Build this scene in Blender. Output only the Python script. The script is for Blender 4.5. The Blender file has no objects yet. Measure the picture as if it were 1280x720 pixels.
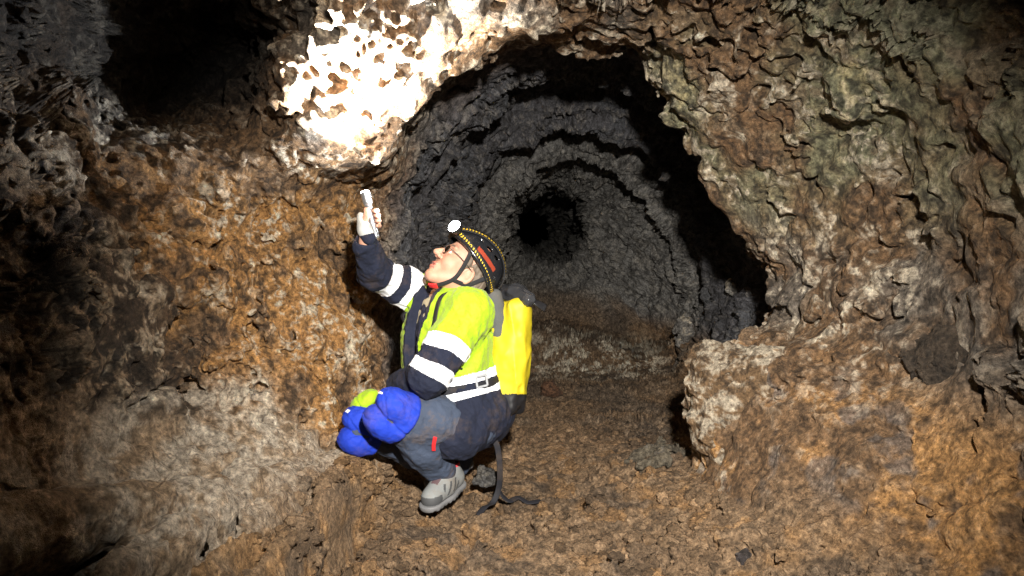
import bpy, math, random
import numpy as np
from concurrent.futures import ThreadPoolExecutor
POOL = ThreadPoolExecutor(4)
random.seed(4)
rng = np.random.default_rng(7)
scene = bpy.context.scene
COL = scene.collection

# ------------------------------------------------------------------ camera
F = 1005.0                                   # focal length in pixels of a 1280 wide picture
PITCH = math.radians(4.0)
CAM = np.array([0.0, 0.0, 1.11])
FW = np.array([0, math.cos(PITCH), -math.sin(PITCH)])
UPV = np.array([0, math.sin(PITCH), math.cos(PITCH)])
RT = np.array([1.0, 0, 0])
cd = bpy.data.cameras.new('camera')
cam = bpy.data.objects.new('camera', cd)
COL.objects.link(cam)
cd.sensor_width = 36
cd.lens = 36 * F / 1280
cd.clip_start = 0.05
cd.clip_end = 100
cam.location = CAM
cam.rotation_euler = (math.pi / 2 - PITCH, 0, 0)
scene.camera = cam


def U(px, py, d):
    """the point seen at a picture position, d metres deep"""
    return CAM + d * (FW + (px - 640) / F * RT + (360 - py) / F * UPV)


# ------------------------------------------------------------------ world, lamps, exposure
w = bpy.data.worlds.new('World')
scene.world = w
w.use_nodes = True
w.node_tree.nodes['Background'].inputs[0].default_value = (0.2, 0.3, 0.5, 1)
w.node_tree.nodes['Background'].inputs[1].default_value = 0.0     # underground: no sky at all
vs = scene.view_settings
vs.view_transform = 'Standard'
vs.look = 'None'
vs.exposure = 0.0
vs.gamma = 1
scene.cycles.use_denoising = True
scene.cycles.denoising_prefilter = 'NONE'
scene.cycles.use_adaptive_sampling = False
scene.cycles.max_bounces = 6
scene.cycles.diffuse_bounces = 4
scene.cycles.sample_clamp_indirect = 5.0


def spot(name, loc, target, power, deg, blend, col, radius=0.02):
    ld = bpy.data.lights.new(name, 'SPOT')
    ld.energy = power
    ld.spot_size = math.radians(deg)
    ld.spot_blend = blend
    ld.color = col
    ld.shadow_soft_size = radius
    o = bpy.data.objects.new(name, ld)
    COL.objects.link(o)
    o.location = loc
    from mathutils import Vector
    o.rotation_euler = Vector(np.array(target) - np.array(loc)).to_track_quat('-Z', 'Y').to_euler()
    return o


# torch in the raised hand, lamp on the helmet, lamp on the photographer's own helmet
TORCH_TIP = U(456, 240, 2.95)
TORCH_END = U(471, 298, 2.97)
HEADLAMP = U(568, 283, 3.03)
spot('torch_light', TORCH_TIP + (TORCH_TIP - TORCH_END) * 0.12, U(450, 138, 2.92), 1200, 104, 1.0, (1.0, 0.92, 0.80), 0.012)
spot('headlamp_light', HEADLAMP + np.array([-0.05, -0.035, 0.05]), U(430, 130, 2.9), 110, 120, 0.9, (0.85, 0.92, 1.0), 0.015)
spot('photographer_headlamp', (0.22, 0.0, 1.66), U(706, 458, 3.3), 1300, 67, 0.95, (1.0, 0.95, 0.87), 0.045)


# ------------------------------------------------------------------ numpy noise
_perm = np.concatenate([rng.permutation(256)] * 3).astype(np.int32)
_grad = rng.normal(size=(256, 3)).astype(np.float32)
_grad /= np.linalg.norm(_grad, axis=1)[:, None]
_jit = rng.random((256, 3)).astype(np.float32)


def _chunk(fn, p, n=60000):
    out = np.empty(len(p), np.float32)

    def job(i):
        out[i:i + n] = fn(p[i:i + n])
    if len(p) <= n:
        job(0)
    else:
        list(POOL.map(job, range(0, len(p), n)))
    return out


def _pn(p):
    i = np.floor(p).astype(np.int32)
    f = p - i
    i &= 255
    u = f * f * f * (f * (f * 6 - 15) + 10)
    r = 0
    for dx in (0, 1):
        wx = u[:, 0] if dx else 1 - u[:, 0]
        hx = _perm[i[:, 0] + dx]
        for dy in (0, 1):
            wy = wx * (u[:, 1] if dy else 1 - u[:, 1])
            hy = _perm[hx + i[:, 1] + dy]
            for dz in (0, 1):
                wz = wy * (u[:, 2] if dz else 1 - u[:, 2])
                g = _grad[_perm[hy + i[:, 2] + dz] & 255]
                r = r + wz * (g[:, 0] * (f[:, 0] - dx) + g[:, 1] * (f[:, 1] - dy) + g[:, 2] * (f[:, 2] - dz))
    return r * 1.5


def noise(p, s=1.0, off=0.0):
    return _chunk(_pn, (p * s + off + 100).astype(np.float32))


def fbm(p, s, octv=4, gain=0.5, lac=2.03, off=0.0):
    r, a, t = 0, 1.0, 0.0
    for k in range(octv):
        r = r + a * noise(p, s, off + 17.3 * k)
        t += a
        a *= gain
        s *= lac
    return r / t


def ridged(p, s, octv=4, gain=0.5, off=0.0):
    r, a, t = 0, 1.0, 0.0
    for k in range(octv):
        r = r + a * (1 - 2 * np.abs(noise(p, s, off + 9.1 * k)))
        t += a
        a *= gain
        s *= 2.07
    return r / t


def billow(p, s, octv=4, gain=0.5, off=0.0):
    """rounded knobs with sharp creases between them, about 0 on average"""
    r, a, t = 0, 1.0, 0.0
    for k in range(octv):
        r = r + a * (np.abs(noise(p, s, off + 9.1 * k)) * 2 - .62)
        t += a
        a *= gain
        s *= 2.07
    return r / t


def _wo(p):
    i = np.floor(p).astype(np.int32)
    f = p - i
    i &= 255
    d1 = np.full(len(p), 9.0, np.float32)
    for dx in (-1, 0, 1):
        hx = _perm[(i[:, 0] + dx) & 255]
        for dy in (-1, 0, 1):
            hy = _perm[hx + ((i[:, 1] + dy) & 255)]
            for dz in (-1, 0, 1):
                j = _jit[_perm[hy + ((i[:, 2] + dz) & 255)] & 255]
                d = (j[:, 0] + dx - f[:, 0]) ** 2 + (j[:, 1] + dy - f[:, 1]) ** 2 + (j[:, 2] + dz - f[:, 2]) ** 2
                np.minimum(d1, d, out=d1)
    return np.sqrt(d1)


def worley(p, s, off=0.0):
    return _chunk(_wo, (p * s + off + 100).astype(np.float32))


def _fa(p):
    """broken facets: every cell of a jittered lattice is its own tilted plane"""
    p = p - .5
    i = np.floor(p).astype(np.int32)
    f = p - i
    i &= 255
    bd = np.full(len(p), 9.0, np.float32)
    bh = np.zeros(len(p), np.float32)
    for dx in (0, 1):
        hx = _perm[(i[:, 0] + dx) & 255]
        for dy in (0, 1):
            hy = _perm[hx + ((i[:, 1] + dy) & 255)]
            for dz in (0, 1):
                k = _perm[hy + ((i[:, 2] + dz) & 255)] & 255
                j = _jit[k]
                ex, ey, ez = f[:, 0] - j[:, 0] * .9 - dx + .45, f[:, 1] - j[:, 1] * .9 - dy + .45, f[:, 2] - j[:, 2] * .9 - dz + .45
                d = ex * ex + ey * ey + ez * ez
                g = _grad[(k * 7 + 3) & 255]
                m = d < bd
                bd = np.where(m, d, bd)
                bh = np.where(m, ex * g[:, 0] + ey * g[:, 1] + ez * g[:, 2] + (j[:, 0] - .5) * .7, bh)
    return bh


def facet(p, s, off=0.0):
    return _chunk(_fa, (p * s + off + 100).astype(np.float32))


def sstep(a, b, x):
    t = np.clip((x - a) / (b - a), 0, 1)
    return t * t * (3 - 2 * t)


# ------------------------------------------------------------------ object helpers
def tag(o, label=None, cat=None, group=None, kind=None):
    if label: o['label'] = label
    if cat: o['category'] = cat
    if group: o['group'] = group
    if kind: o['kind'] = kind
    return o


def empty(name, loc=(0, 0, 0)):
    o = bpy.data.objects.new(name, None)
    COL.objects.link(o)
    o.location = loc
    o.empty_display_size = 0.1
    return o


def mesh_obj(name, verts, faces, mat, parent=None, smooth=True, attr=None):
    me = bpy.data.meshes.new(name)
    verts = np.asarray(verts, np.float32)
    if isinstance(faces, np.ndarray):
        k = faces.shape[1]
        me.vertices.add(len(verts))
        me.vertices.foreach_set('co', verts.ravel())
        me.loops.add(faces.size)
        me.loops.foreach_set('vertex_index', faces.astype(np.int32).ravel())
        me.polygons.add(len(faces))
        me.polygons.foreach_set('loop_start', np.arange(0, faces.size, k, dtype=np.int32))
        me.polygons.foreach_set('loop_total', np.full(len(faces), k, np.int32))
        me.update(calc_edges=True)
    else:
        me.from_pydata([tuple(map(float, v)) for v in verts], [], faces)
        me.update()
    me.polygons.foreach_set('use_smooth', np.full(len(me.polygons), smooth))
    for an, av in (attr or {}).items():
        if av.ndim == 2:
            a = me.attributes.new(an, 'FLOAT_COLOR', 'POINT')
            c = np.ones((len(verts), 4), np.float32)
            c[:, :3] = av
            a.data.foreach_set('color', c.ravel())
        else:
            a = me.attributes.new(an, 'FLOAT', 'POINT')
            a.data.foreach_set('value', av.astype(np.float32))
    if mat is not None: me.materials.append(mat)
    o = bpy.data.objects.new(name, me)
    COL.objects.link(o)
    if parent is not None:
        o.parent = parent
        o.matrix_parent_inverse = parent.matrix_basis.inverted()
    return o


def submesh(name, verts, faces, mask, mat, parent=None, attr=None, push=None):
    f = faces[mask]
    used, inv = np.unique(f, return_inverse=True)
    v = verts[used]
    if push is not None: v = v + push[used]
    at = {k: a[used] for k, a in (attr or {}).items()}
    return mesh_obj(name, v, inv.reshape(f.shape), mat, parent, attr=at)


def grid_normals(verts, faces):
    fn = np.cross(verts[faces[:, 2]] - verts[faces[:, 0]], verts[faces[:, 3]] - verts[faces[:, 1]])
    n = np.zeros_like(verts)
    for k in range(4):
        for c in range(3):
            n[:, c] += np.bincount(faces[:, k], fn[:, c], len(verts))
    return n / (np.linalg.norm(n, axis=1)[:, None] + 1e-12)


# ------------------------------------------------------------------ materials
def new_mat(name):
    m = bpy.data.materials.new(name)
    m.use_nodes = True
    nt = m.node_tree
    return m, nt, nt.nodes['Principled BSDF']


def rock_material(name, wet=0.0, bump=0.35, fine=1.0):
    m, nt, b = new_mat(name)
    N, L = nt.nodes, nt.links
    at = N.new('ShaderNodeAttribute'); at.attribute_name = 'rock'
    tc = N.new('ShaderNodeTexCoord')
    n1 = N.new('ShaderNodeTexNoise'); n1.inputs['Scale'].default_value = 70 * fine; n1.inputs['Detail'].default_value = 8
    n1.inputs['Roughness'].default_value = 0.7
    L.new(tc.outputs['Object'], n1.inputs['Vector'])
    r = N.new('ShaderNodeValToRGB')
    r.color_ramp.elements[0].position = 0.33; r.color_ramp.elements[0].color = (0.28, 0.26, 0.25, 1)
    r.color_ramp.elements[1].position = 0.68; r.color_ramp.elements[1].color = (1.55, 1.5, 1.42, 1)
    L.new(n1.outputs['Fac'], r.inputs['Fac'])
    mx = N.new('ShaderNodeMix'); mx.data_type = 'RGBA'; mx.blend_type = 'MULTIPLY'; mx.inputs['Factor'].default_value = 1
    L.new(at.outputs['Color'], mx.inputs['A']); L.new(r.outputs['Color'], mx.inputs['B'])
    L.new(mx.outputs['Result'], b.inputs['Base Color'])
    n2 = N.new('ShaderNodeTexNoise'); n2.inputs['Scale'].default_value = 95 * fine; n2.inputs['Detail'].default_value = 9
    n2.inputs['Roughness'].default_value = 0.78
    L.new(tc.outputs['Object'], n2.inputs['Vector'])
    bp = N.new('ShaderNodeBump'); bp.inputs['Strength'].default_value = bump; bp.inputs['Distance'].default_value = 0.03
    L.new(n2.outputs['Fac'], bp.inputs['Height'])
    L.new(bp.outputs['Normal'], b.inputs['Normal'])
    rr = N.new('ShaderNodeMapRange'); rr.inputs['To Min'].default_value = 0.55 - wet; rr.inputs['To Max'].default_value = 0.95
    L.new(n1.outputs['Fac'], rr.inputs['Value']); L.new(rr.outputs['Result'], b.inputs['Roughness'])
    b.inputs['Specular IOR Level'].default_value = 0.3
    return m


def cloth_material(name, col, rough=0.85, weave=900, var=0.25, sheen=0.0, fold=0.25, dirt=.35):
    m, nt, b = new_mat(name)
    N, L = nt.nodes, nt.links
    tc = N.new('ShaderNodeTexCoord')
    n1 = N.new('ShaderNodeTexNoise'); n1.inputs['Scale'].default_value = 14; n1.inputs['Detail'].default_value = 7
    L.new(tc.outputs['Object'], n1.inputs['Vector'])
    r = N.new('ShaderNodeMix'); r.data_type = 'RGBA'
    r.inputs['A'].default_value = tuple(c * (1 - var) for c in col) + (1,)
    r.inputs['B'].default_value = tuple(min(1, c * (1 + var)) for c in col) + (1,)
    L.new(n1.outputs['Fac'], r.inputs['Factor'])
    nd = N.new('ShaderNodeTexNoise'); nd.inputs['Scale'].default_value = 9; nd.inputs['Detail'].default_value = 9; nd.inputs['Roughness'].default_value = .7
    L.new(tc.outputs['Object'], nd.inputs['Vector'])
    dr_ = N.new('ShaderNodeMapRange'); dr_.inputs['From Min'].default_value = .52; dr_.inputs['From Max'].default_value = .78
    dr_.inputs['To Max'].default_value = dirt
    L.new(nd.outputs['Fac'], dr_.inputs['Value'])
    dm = N.new('ShaderNodeMix'); dm.data_type = 'RGBA'; dm.inputs['B'].default_value = (.16, .105, .06, 1)
    L.new(dr_.outputs['Result'], dm.inputs['Factor']); L.new(r.outputs['Result'], dm.inputs['A'])
    L.new(dm.outputs['Result'], b.inputs['Base Color'])
    n2 = N.new('ShaderNodeTexNoise'); n2.inputs['Scale'].default_value = weave; n2.inputs['Detail'].default_value = 2
    n3 = N.new('ShaderNodeTexNoise'); n3.inputs['Scale'].default_value = 34; n3.inputs['Detail'].default_value = 3
    for n in (n2, n3): L.new(tc.outputs['Object'], n.inputs['Vector'])
    bp = N.new('ShaderNodeBump'); bp.inputs['Strength'].default_value = 0.06; bp.inputs['Distance'].default_value = 0.002
    b3 = N.new('ShaderNodeBump'); b3.inputs['Strength'].default_value = fold; b3.inputs['Distance'].default_value = 0.015
    L.new(n3.outputs['Fac'], b3.inputs['Height'])
    L.new(n2.outputs['Fac'], bp.inputs['Height']); L.new(b3.outputs['Normal'], bp.inputs['Normal'])
    L.new(bp.outputs['Normal'], b.inputs['Normal'])
    b.inputs['Roughness'].default_value = rough
    b.inputs['Sheen Weight'].default_value = sheen
    b.inputs['Specular IOR Level'].default_value = 0.3
    return m


def plain(name, col, rough=0.5, metal=0.0, spec=0.5, var=0.15, scale=40):
    m, nt, b = new_mat(name)
    N, L = nt.nodes, nt.links
    tc = N.new('ShaderNodeTexCoord')
    n1 = N.new('ShaderNodeTexNoise'); n1.inputs['Scale'].default_value = scale; n1.inputs['Detail'].default_value = 5
    L.new(tc.outputs['Object'], n1.inputs['Vector'])
    r = N.new('ShaderNodeMix'); r.data_type = 'RGBA'
    r.inputs['A'].default_value = tuple(c * (1 - var) for c in col) + (1,)
    r.inputs['B'].default_value = tuple(min(1, c * (1 + var)) for c in col) + (1,)
    L.new(n1.outputs['Fac'], r.inputs['Factor'])
    L.new(r.outputs['Result'], b.inputs['Base Color'])
    b.inputs['Roughness'].default_value = rough
    b.inputs['Metallic'].default_value = metal
    b.inputs['Specular IOR Level'].default_value = spec
    return m


def glow(name, col, strength):
    m, nt, b = new_mat(name)
    b.inputs['Base Color'].default_value = (0.9, 0.9, 0.9, 1)
    b.inputs['Emission Color'].default_value = col + (1,)
    b.inputs['Emission Strength'].default_value = strength
    return m


# ------------------------------------------------------------------ sculpting with distance fields
def f32(v): return np.asarray(v, np.float32)


def cone(P, a, b, ra, rb):
    a, b = f32(a), f32(b)
    ba = b - a
    t = np.clip(((P - a) @ ba) / float(ba @ ba), 0, 1)
    return np.linalg.norm(P - a - t[:, None] * ba, axis=1) - (ra + (rb - ra) * t)


def ell(P, c, r, M=None):
    p = P - f32(c)
    if M is not None: p = p @ f32(M).T          # rows of M are the axes
    r = f32(r)
    k0 = np.linalg.norm(p / r, axis=1)
    k1 = np.linalg.norm(p / (r * r), axis=1) + 1e-9
    return k0 * (k0 - 1) / k1


def rbox(P, c, h, rad, M=None):
    p = P - f32(c)
    if M is not None: p = p @ f32(M).T
    qd = np.abs(p) - (f32(h) - rad)
    return np.linalg.norm(np.maximum(qd, 0), axis=1) + np.minimum(qd.max(1), 0) - rad


def smin(a, b, k):
    h = np.maximum(k - np.abs(a - b), 0) / k
    return np.minimum(a, b) - h * h * k * 0.25


def smax(a, b, k): return -smin(-a, -b, k)


def chain(P, pts, k=0.02):
    """pts: (point, radius) along a limb"""
    d = None
    for (a, ra), (b, rb) in zip(pts[:-1], pts[1:]):
        e = cone(P, a, b, ra, rb)
        d = e if d is None else smin(d, e, k)
    return d


def surface_nets(D, lo, vox):
    n = np.array(D.shape)
    S = D < 0
    cnt = np.zeros(n - 1, np.int8)
    for dx in (0, 1):
        for dy in (0, 1):
            for dz in (0, 1):
                cnt += S[dx:n[0] - 1 + dx, dy:n[1] - 1 + dy, dz:n[2] - 1 + dz]
    cells = np.argwhere((cnt > 0) & (cnt < 8))
    cid = np.full(n - 1, -1, np.int32)
    cid[cells[:, 0], cells[:, 1], cells[:, 2]] = np.arange(len(cells))
    acc = np.zeros((len(cells), 3)); num = np.zeros(len(cells))
    cor = [(x, y, z) for x in (0, 1) for y in (0, 1) for z in (0, 1)]
    val = {k: D[cells[:, 0] + k[0], cells[:, 1] + k[1], cells[:, 2] + k[2]] for k in cor}
    for a in cor:
        for ax in range(3):
            if a[ax]: continue
            b = list(a); b[ax] = 1; b = tuple(b)
            va, vb = val[a], val[b]
            m = (va < 0) != (vb < 0)
            t = np.where(m, va / np.where(m, va - vb, 1), 0)
            pt = np.tile(np.array(a, float), (len(cells), 1)); pt[:, ax] += t
            acc[m] += pt[m]; num[m] += 1
    V = lo + (cells + acc / num[:, None]) * vox
    faces = []
    for ax in range(3):
        u, v = (ax + 1) % 3, (ax + 2) % 3
        s0 = [slice(None)] * 3; s1 = [slice(None)] * 3
        s0[ax] = slice(0, -1); s1[ax] = slice(1, None)
        e = np.argwhere(S[tuple(s0)] != S[tuple(s1)])
        e = e[(e[:, u] > 0) & (e[:, v] > 0) & (e[:, u] < n[u] - 1) & (e[:, v] < n[v] - 1)]
        ins = S[e[:, 0], e[:, 1], e[:, 2]]
        def cc(du, dv):
            k = e.copy(); k[:, u] -= du; k[:, v] -= dv
            return cid[k[:, 0], k[:, 1], k[:, 2]]
        f = np.stack([cc(1, 1), cc(0, 1), cc(0, 0), cc(1, 0)], 1)
        f[~ins] = f[~ins][:, ::-1]
        faces.append(f)
    Fq = np.concatenate(faces)
    Fq = Fq[(Fq >= 0).all(1)]
    return V, Fq


def sculpt(fn, lo, hi, vox):
    lo, hi = np.array(lo, float), np.array(hi, float)
    B = 8
    nb = np.ceil((hi - lo) / (vox * B)).astype(int)
    n = nb * B
    bi = np.stack(np.meshgrid(*[np.arange(k) for k in nb], indexing='ij'), -1).reshape(-1, 3)
    bc = lo + (bi + .5) * B * vox
    db = fn(f32(bc))
    act = np.abs(db) < B * vox * 1.0 + 0.022
    D = np.repeat(np.repeat(np.repeat(db.reshape(nb), B, 0), B, 1), B, 2).astype(np.float32)
    loc = np.stack(np.meshgrid(*[np.arange(B)] * 3, indexing='ij'), -1).reshape(-1, 3)
    ab = bi[act]
    for s in range(0, len(ab), 400):
        gi = (ab[s:s + 400, None] * B + loc[None]).reshape(-1, 3)
        D[gi[:, 0], gi[:, 1], gi[:, 2]] = fn(f32(lo + gi * vox))
    return surface_nets(D, lo, vox)


def relax(V, Fq, it=1, lam=0.5):
    e = np.concatenate([Fq[:, [0, 1]], Fq[:, [1, 2]], Fq[:, [2, 3]], Fq[:, [3, 0]]])
    for _ in range(it):
        s = np.zeros_like(V); c_ = np.zeros(len(V))
        for i, j in ((0, 1), (1, 0)):
            for k in range(3): s[:, k] += np.bincount(e[:, i], V[e[:, j], k], len(V))
            c_ += np.bincount(e[:, i], minlength=len(V))
        V = V + lam * (s / np.maximum(c_, 1)[:, None] - V)
    return V


def nrm(v): v = np.asarray(v, float); return v / np.linalg.norm(v)


def tube_bm(pts, rad, seg=10, flat=None, cap=True):
    """a swept tube or, with flat=(half width, half thickness, side vector), a strap; returns verts, faces"""
    pts = [np.asarray(p, float) for p in pts]
    # refine with a catmull-rom
    fine = []
    for i in range(len(pts) - 1):
        p0, p1, p2, p3 = pts[max(i - 1, 0)], pts[i], pts[i + 1], pts[min(i + 2, len(pts) - 1)]
        for t in np.linspace(0, 1, 7)[:-1]:
            fine.append(.5 * ((2 * p1) + (p2 - p0) * t + (2 * p0 - 5 * p1 + 4 * p2 - p3) * t * t + (3 * p1 - p0 - 3 * p2 + p3) * t ** 3))
    fine.append(pts[-1])
    V, Fc = [], []
    N_ = len(fine)
    side = None
    for i, p in enumerate(fine):
        tdir = nrm(fine[min(i + 1, N_ - 1)] - fine[max(i - 1, 0)])
        ref = np.array(flat[2], float) if flat else (side if side is not None else (np.array([0, 0, 1.]) if abs(tdir[2]) < .9 else np.array([1., 0, 0])))
        side = nrm(ref - tdir * (ref @ tdir))
        oth = np.cross(tdir, side)
        r = rad(i / (N_ - 1)) if callable(rad) else rad
        for k in range(seg):
            a = 2 * math.pi * (k + .5) / seg
            if flat:
                c_, s_ = math.cos(a), math.sin(a)
                V.append(p + side * flat[0] * np.sign(c_) * abs(c_) ** .35 + oth * flat[1] * np.sign(s_) * abs(s_) ** .6)
            else:
                V.append(p + r * (math.cos(a) * side + math.sin(a) * oth))
    for i in range(N_ - 1):
        for k in range(seg):
            a, b = i * seg + k, i * seg + (k + 1) % seg
            Fc.append((a, b, b + seg, a + seg))
    if cap:
        Fc.append(tuple(range(seg))[::-1]); Fc.append(tuple((N_ - 1) * seg + k for k in range(seg)))
    return V, Fc


def lathe(axis_a, axis_b, prof, seg=28):
    """prof: (fraction along the axis, radius)"""
    a, b = np.asarray(axis_a, float), np.asarray(axis_b, float)
    t = nrm(b - a)
    s = nrm(np.cross(t, [0.3, 0.2, 0.9])); o = np.cross(t, s)
    V, Fc = [], []
    for f_, r in prof:
        for k in range(seg):
            an = 2 * math.pi * k / seg
            V.append(a + (b - a) * f_ + max(r, 1e-4) * (math.cos(an) * s + math.sin(an) * o))
    for i in range(len(prof) - 1):
        for k in range(seg):
            p, q_ = i * seg + k, i * seg + (k + 1) % seg
            Fc.append((p, q_, q_ + seg, p + seg))
    Fc.append(tuple(range(seg))[::-1]); Fc.append(tuple((len(prof) - 1) * seg + k for k in range(seg)))
    return V, Fc


# ------------------------------------------------------------------ the lava tube
NA = 1600
PHI = np.linspace(-math.pi, math.pi, NA, endpoint=False)


def pix_ring(c, pts, sm=6):
    a, r, d = [], [], []
    for px, py, dd in pts:
        a.append(math.atan2(-(py - c[1]), px - c[0]))
        r.append(math.hypot(px - c[0], py - c[1]))
        d.append(dd)
    a, r, d = map(np.array, (a, r, d))
    k = np.argsort(a)
    a, r, d = a[k], r[k], d[k]
    # straight pixel segments between the control points
    x, y = c[0] + r * np.cos(a), c[1] - r * np.sin(a)
    ax = np.concatenate([a - 2 * math.pi, a, a + 2 * math.pi])
    X, Y, D = (np.interp(PHI, ax, np.tile(v, 3)) for v in (x, y, d))
    ker = np.exp(-0.5 * (np.arange(-3 * sm, 3 * sm + 1) / sm) ** 2); ker /= ker.sum()
    X, Y, D = (np.convolve(np.concatenate([v[-3 * sm:], v, v[:3 * sm]]), ker, 'valid') for v in (X, Y, D))
    return CAM + D[:, None] * (FW + ((X - 640) / F)[:, None] * RT + ((360 - Y) / F)[:, None] * UPV)


def world_ring(y, cx, cz, a, top, bot, n=2.6):
    c, s = np.cos(PHI), np.sin(PHI)
    k = (np.abs(c) ** n + np.abs(s) ** n) ** (-1 / n)
    h = np.where(s > 0, top - cz, cz - bot)
    return np.stack([cx + a * k * c, np.full(NA, float(y)), cz + h * k * s], 1)


C0 = (690, 350)
rings = [
    (world_ring(-2.6, 0, 1.0, 0.05, 1.05, 0.95), 6),
    (world_ring(-2.4, 0, 1.0, 1.2, 1.7, 0.1), 30),
    (world_ring(0.2, 0.0, 1.0, 1.55, 2.1, 0.0), 24),
    # the frame's edge
    (pix_ring(C0, [(-60, 350, 1.95), (-60, 200, 2.15), (-60, 90, 2.2), (-60, -50, 2.4), (130, -50, 3.0), (300, -50, 3.1), (350, -50, 2.75),
                   (450, -50, 2.6), (700, -50, 2.7), (900, -50, 2.55), (1100, -50, 2.25), (1340, -50, 1.95), (1340, 200, 1.85),
                   (1340, 400, 1.9), (1340, 560, 1.9), (1340, 780, 1.85), (1000, 780, 2.25), (700, 780, 2.33), (450, 780, 2.3),
                   (250, 780, 1.95), (-60, 780, 1.7), (-60, 560, 1.85)]), 150),
    # the black recess up on the left and the walls round it
    (pix_ring(C0, [(190, 350, 2.75), (170, 240, 2.92), (135, 165, 3.0), (190, 135, 3.9), (270, 100, 4.1), (315, 60, 4.0), (345, 35, 3.2), (430, 30, 2.72),
                   (560, 10, 2.9), (700, 0, 3.0), (850, 20, 2.9), (1030, 80, 2.75), (1130, 190, 2.68), (1150, 300, 2.68),
                   (1160, 420, 2.55), (1160, 530, 2.38), (1090, 660, 2.33), (850, 700, 2.6), (650, 710, 2.62), (480, 700, 2.65),
                   (330, 670, 2.5), (170, 620, 2.4), (140, 560, 2.45), (170, 460, 2.6)]), 70),
    # middle of the near walls
    (pix_ring(C0, [(262, 350, 3.0), (262, 260, 3.1), (300, 195, 3.15), (352, 180, 3.1), (354, 130, 3.0), (362, 62, 2.92), (440, 62, 2.80),
                   (560, 40, 2.98), (700, 25, 3.1), (850, 40, 3.0), (1000, 110, 2.9), (1090, 200, 2.85), (1100, 300, 2.85),
                   (1110, 420, 2.7), (1110, 520, 2.5), (1040, 630, 2.45), (850, 680, 2.7), (650, 690, 2.75), (480, 680, 2.75),
                   (350, 650, 2.65), (260, 600, 2.65), (230, 540, 2.75), (235, 450, 2.9)]), 120),
    # the arched lip
    (pix_ring(C0, [(420, 340, 3.55), (402, 260, 3.5), (385, 205, 3.25), (430, 192, 3.12), (478, 186, 3.1), (505, 150, 3.15), (545, 108, 3.2), (600, 84, 3.35),
                   (660, 66, 3.5), (740, 72, 3.6), (805, 66, 3.6), (830, 150, 3.6), (870, 220, 3.6), (915, 290, 3.6), (955, 345, 3.6),
                   (945, 400, 3.5), (880, 440, 3.3), (868, 520, 3.2), (880, 600, 3.05), (700, 625, 3.3), (560, 640, 3.2), (470, 630, 3.15),
                   (425, 570, 3.2), (420, 450, 3.45)], 4), 18),
    # the hollow behind it
    (pix_ring(C0, [(503, 330, 4.2), (497, 240, 4.0), (515, 160, 3.8), (545, 100, 3.7), (640, 60, 3.9), (740, 50, 4.2), (820, 40, 4.3),
                   (910, 150, 4.4), (985, 280, 4.5), (1000, 360, 4.5), (940, 480, 4.3), (870, 545, 4.3), (600, 548, 4.3), (510, 545, 4.2),
                   (500, 440, 4.2)]), 80),
    # peeled linings of the tunnel, each an edge and a hollow behind it
    (pix_ring(C0, [(530, 330, 5.0), (520, 250, 4.7), (570, 180, 4.6), (640, 112, 4.6), (745, 98, 4.7), (842, 150, 4.8), (900, 235, 4.9),
                   (936, 340, 5.0), (905, 410, 5.2), (860, 497, 5.3), (600, 500, 5.3), (550, 430, 5.2)]), 14),
    (pix_ring(C0, [(542, 330, 5.2), (532, 250, 5.1), (572, 176, 5.0), (640, 86, 5.1), (745, 68, 5.2), (858, 130, 5.3), (912, 226, 5.4),
                   (940, 340, 5.5), (905, 410, 5.5), (855, 485, 5.5), (605, 488, 5.5), (560, 430, 5.4)]), 44),
    (pix_ring(C0, [(580, 330, 6.0), (585, 250, 5.8), (625, 196, 5.7), (700, 163, 5.7), (790, 187, 5.8), (845, 240, 5.9), (880, 330, 6.0),
                   (880, 400, 6.2), (840, 466, 6.3), (620, 468, 6.3), (590, 420, 6.2)]), 14),
    (pix_ring(C0, [(594, 330, 6.3), (598, 250, 6.3), (622, 186, 6.2), (700, 122, 6.2), (815, 152, 6.3), (876, 222, 6.4), (890, 330, 6.5),
                   (880, 400, 6.5), (838, 458, 6.5), (625, 460, 6.5), (595, 420, 6.4)]), 36),
    (pix_ring((700, 340), [(620, 330, 6.9), (632, 260, 6.8), (668, 216, 6.7), (720, 203, 6.7), (790, 240, 6.8), (835, 310, 6.8), (855, 380, 6.9),
                   (835, 440, 6.7), (800, 453, 6.5), (765, 432, 6.9), (725, 424, 6.9), (692, 402, 7.3), (664, 420, 6.9), (640, 446, 6.5), (620, 390, 6.9)]), 12),
    (pix_ring((700, 330), [(630, 330, 7.1), (638, 255, 7.1), (666, 212, 7.0), (724, 172, 7.0), (820, 212, 7.0), (845, 300, 7.0), (850, 380, 7.1),
                   (830, 424, 7.3), (795, 428, 7.3), (760, 415, 7.5), (700, 398, 7.7), (640, 405, 7.5), (628, 380, 7.3)]), 70),
    # the dark opening at the far end
    (pix_ring((688, 285), [(641, 290, 9.0), (650, 255, 9.0), (688, 236, 8.8), (726, 246, 8.3), (735, 290, 8.2), (722, 318, 8.4), (690, 330, 8.8),
                   (655, 320, 9.0)]), 26),
    (pix_ring((680, 285), [(640, 290, 10.8), (650, 255, 10.8), (680, 240, 10.8), (712, 258, 10.8), (718, 290, 10.8), (705, 318, 10.8), (680, 324, 10.8),
                   (655, 318, 10.8)]), 20),
    (pix_ring((665, 285), [(640, 288, 14.5), (650, 270, 14.5), (665, 262, 14.5), (680, 270, 14.5), (685, 288, 14.5), (680, 300, 14.5), (665, 308, 14.5),
                   (650, 300, 14.5)]), 0),
]
rows, rowring = [], []
for i in range(len(rings) - 1):
    A, n = rings[i]
    B = rings[i + 1][0]
    for k in range(n):
        t = k / n
        rows.append(A * (1 - t) + B * t)
        rowring.append(i + t)
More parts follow.
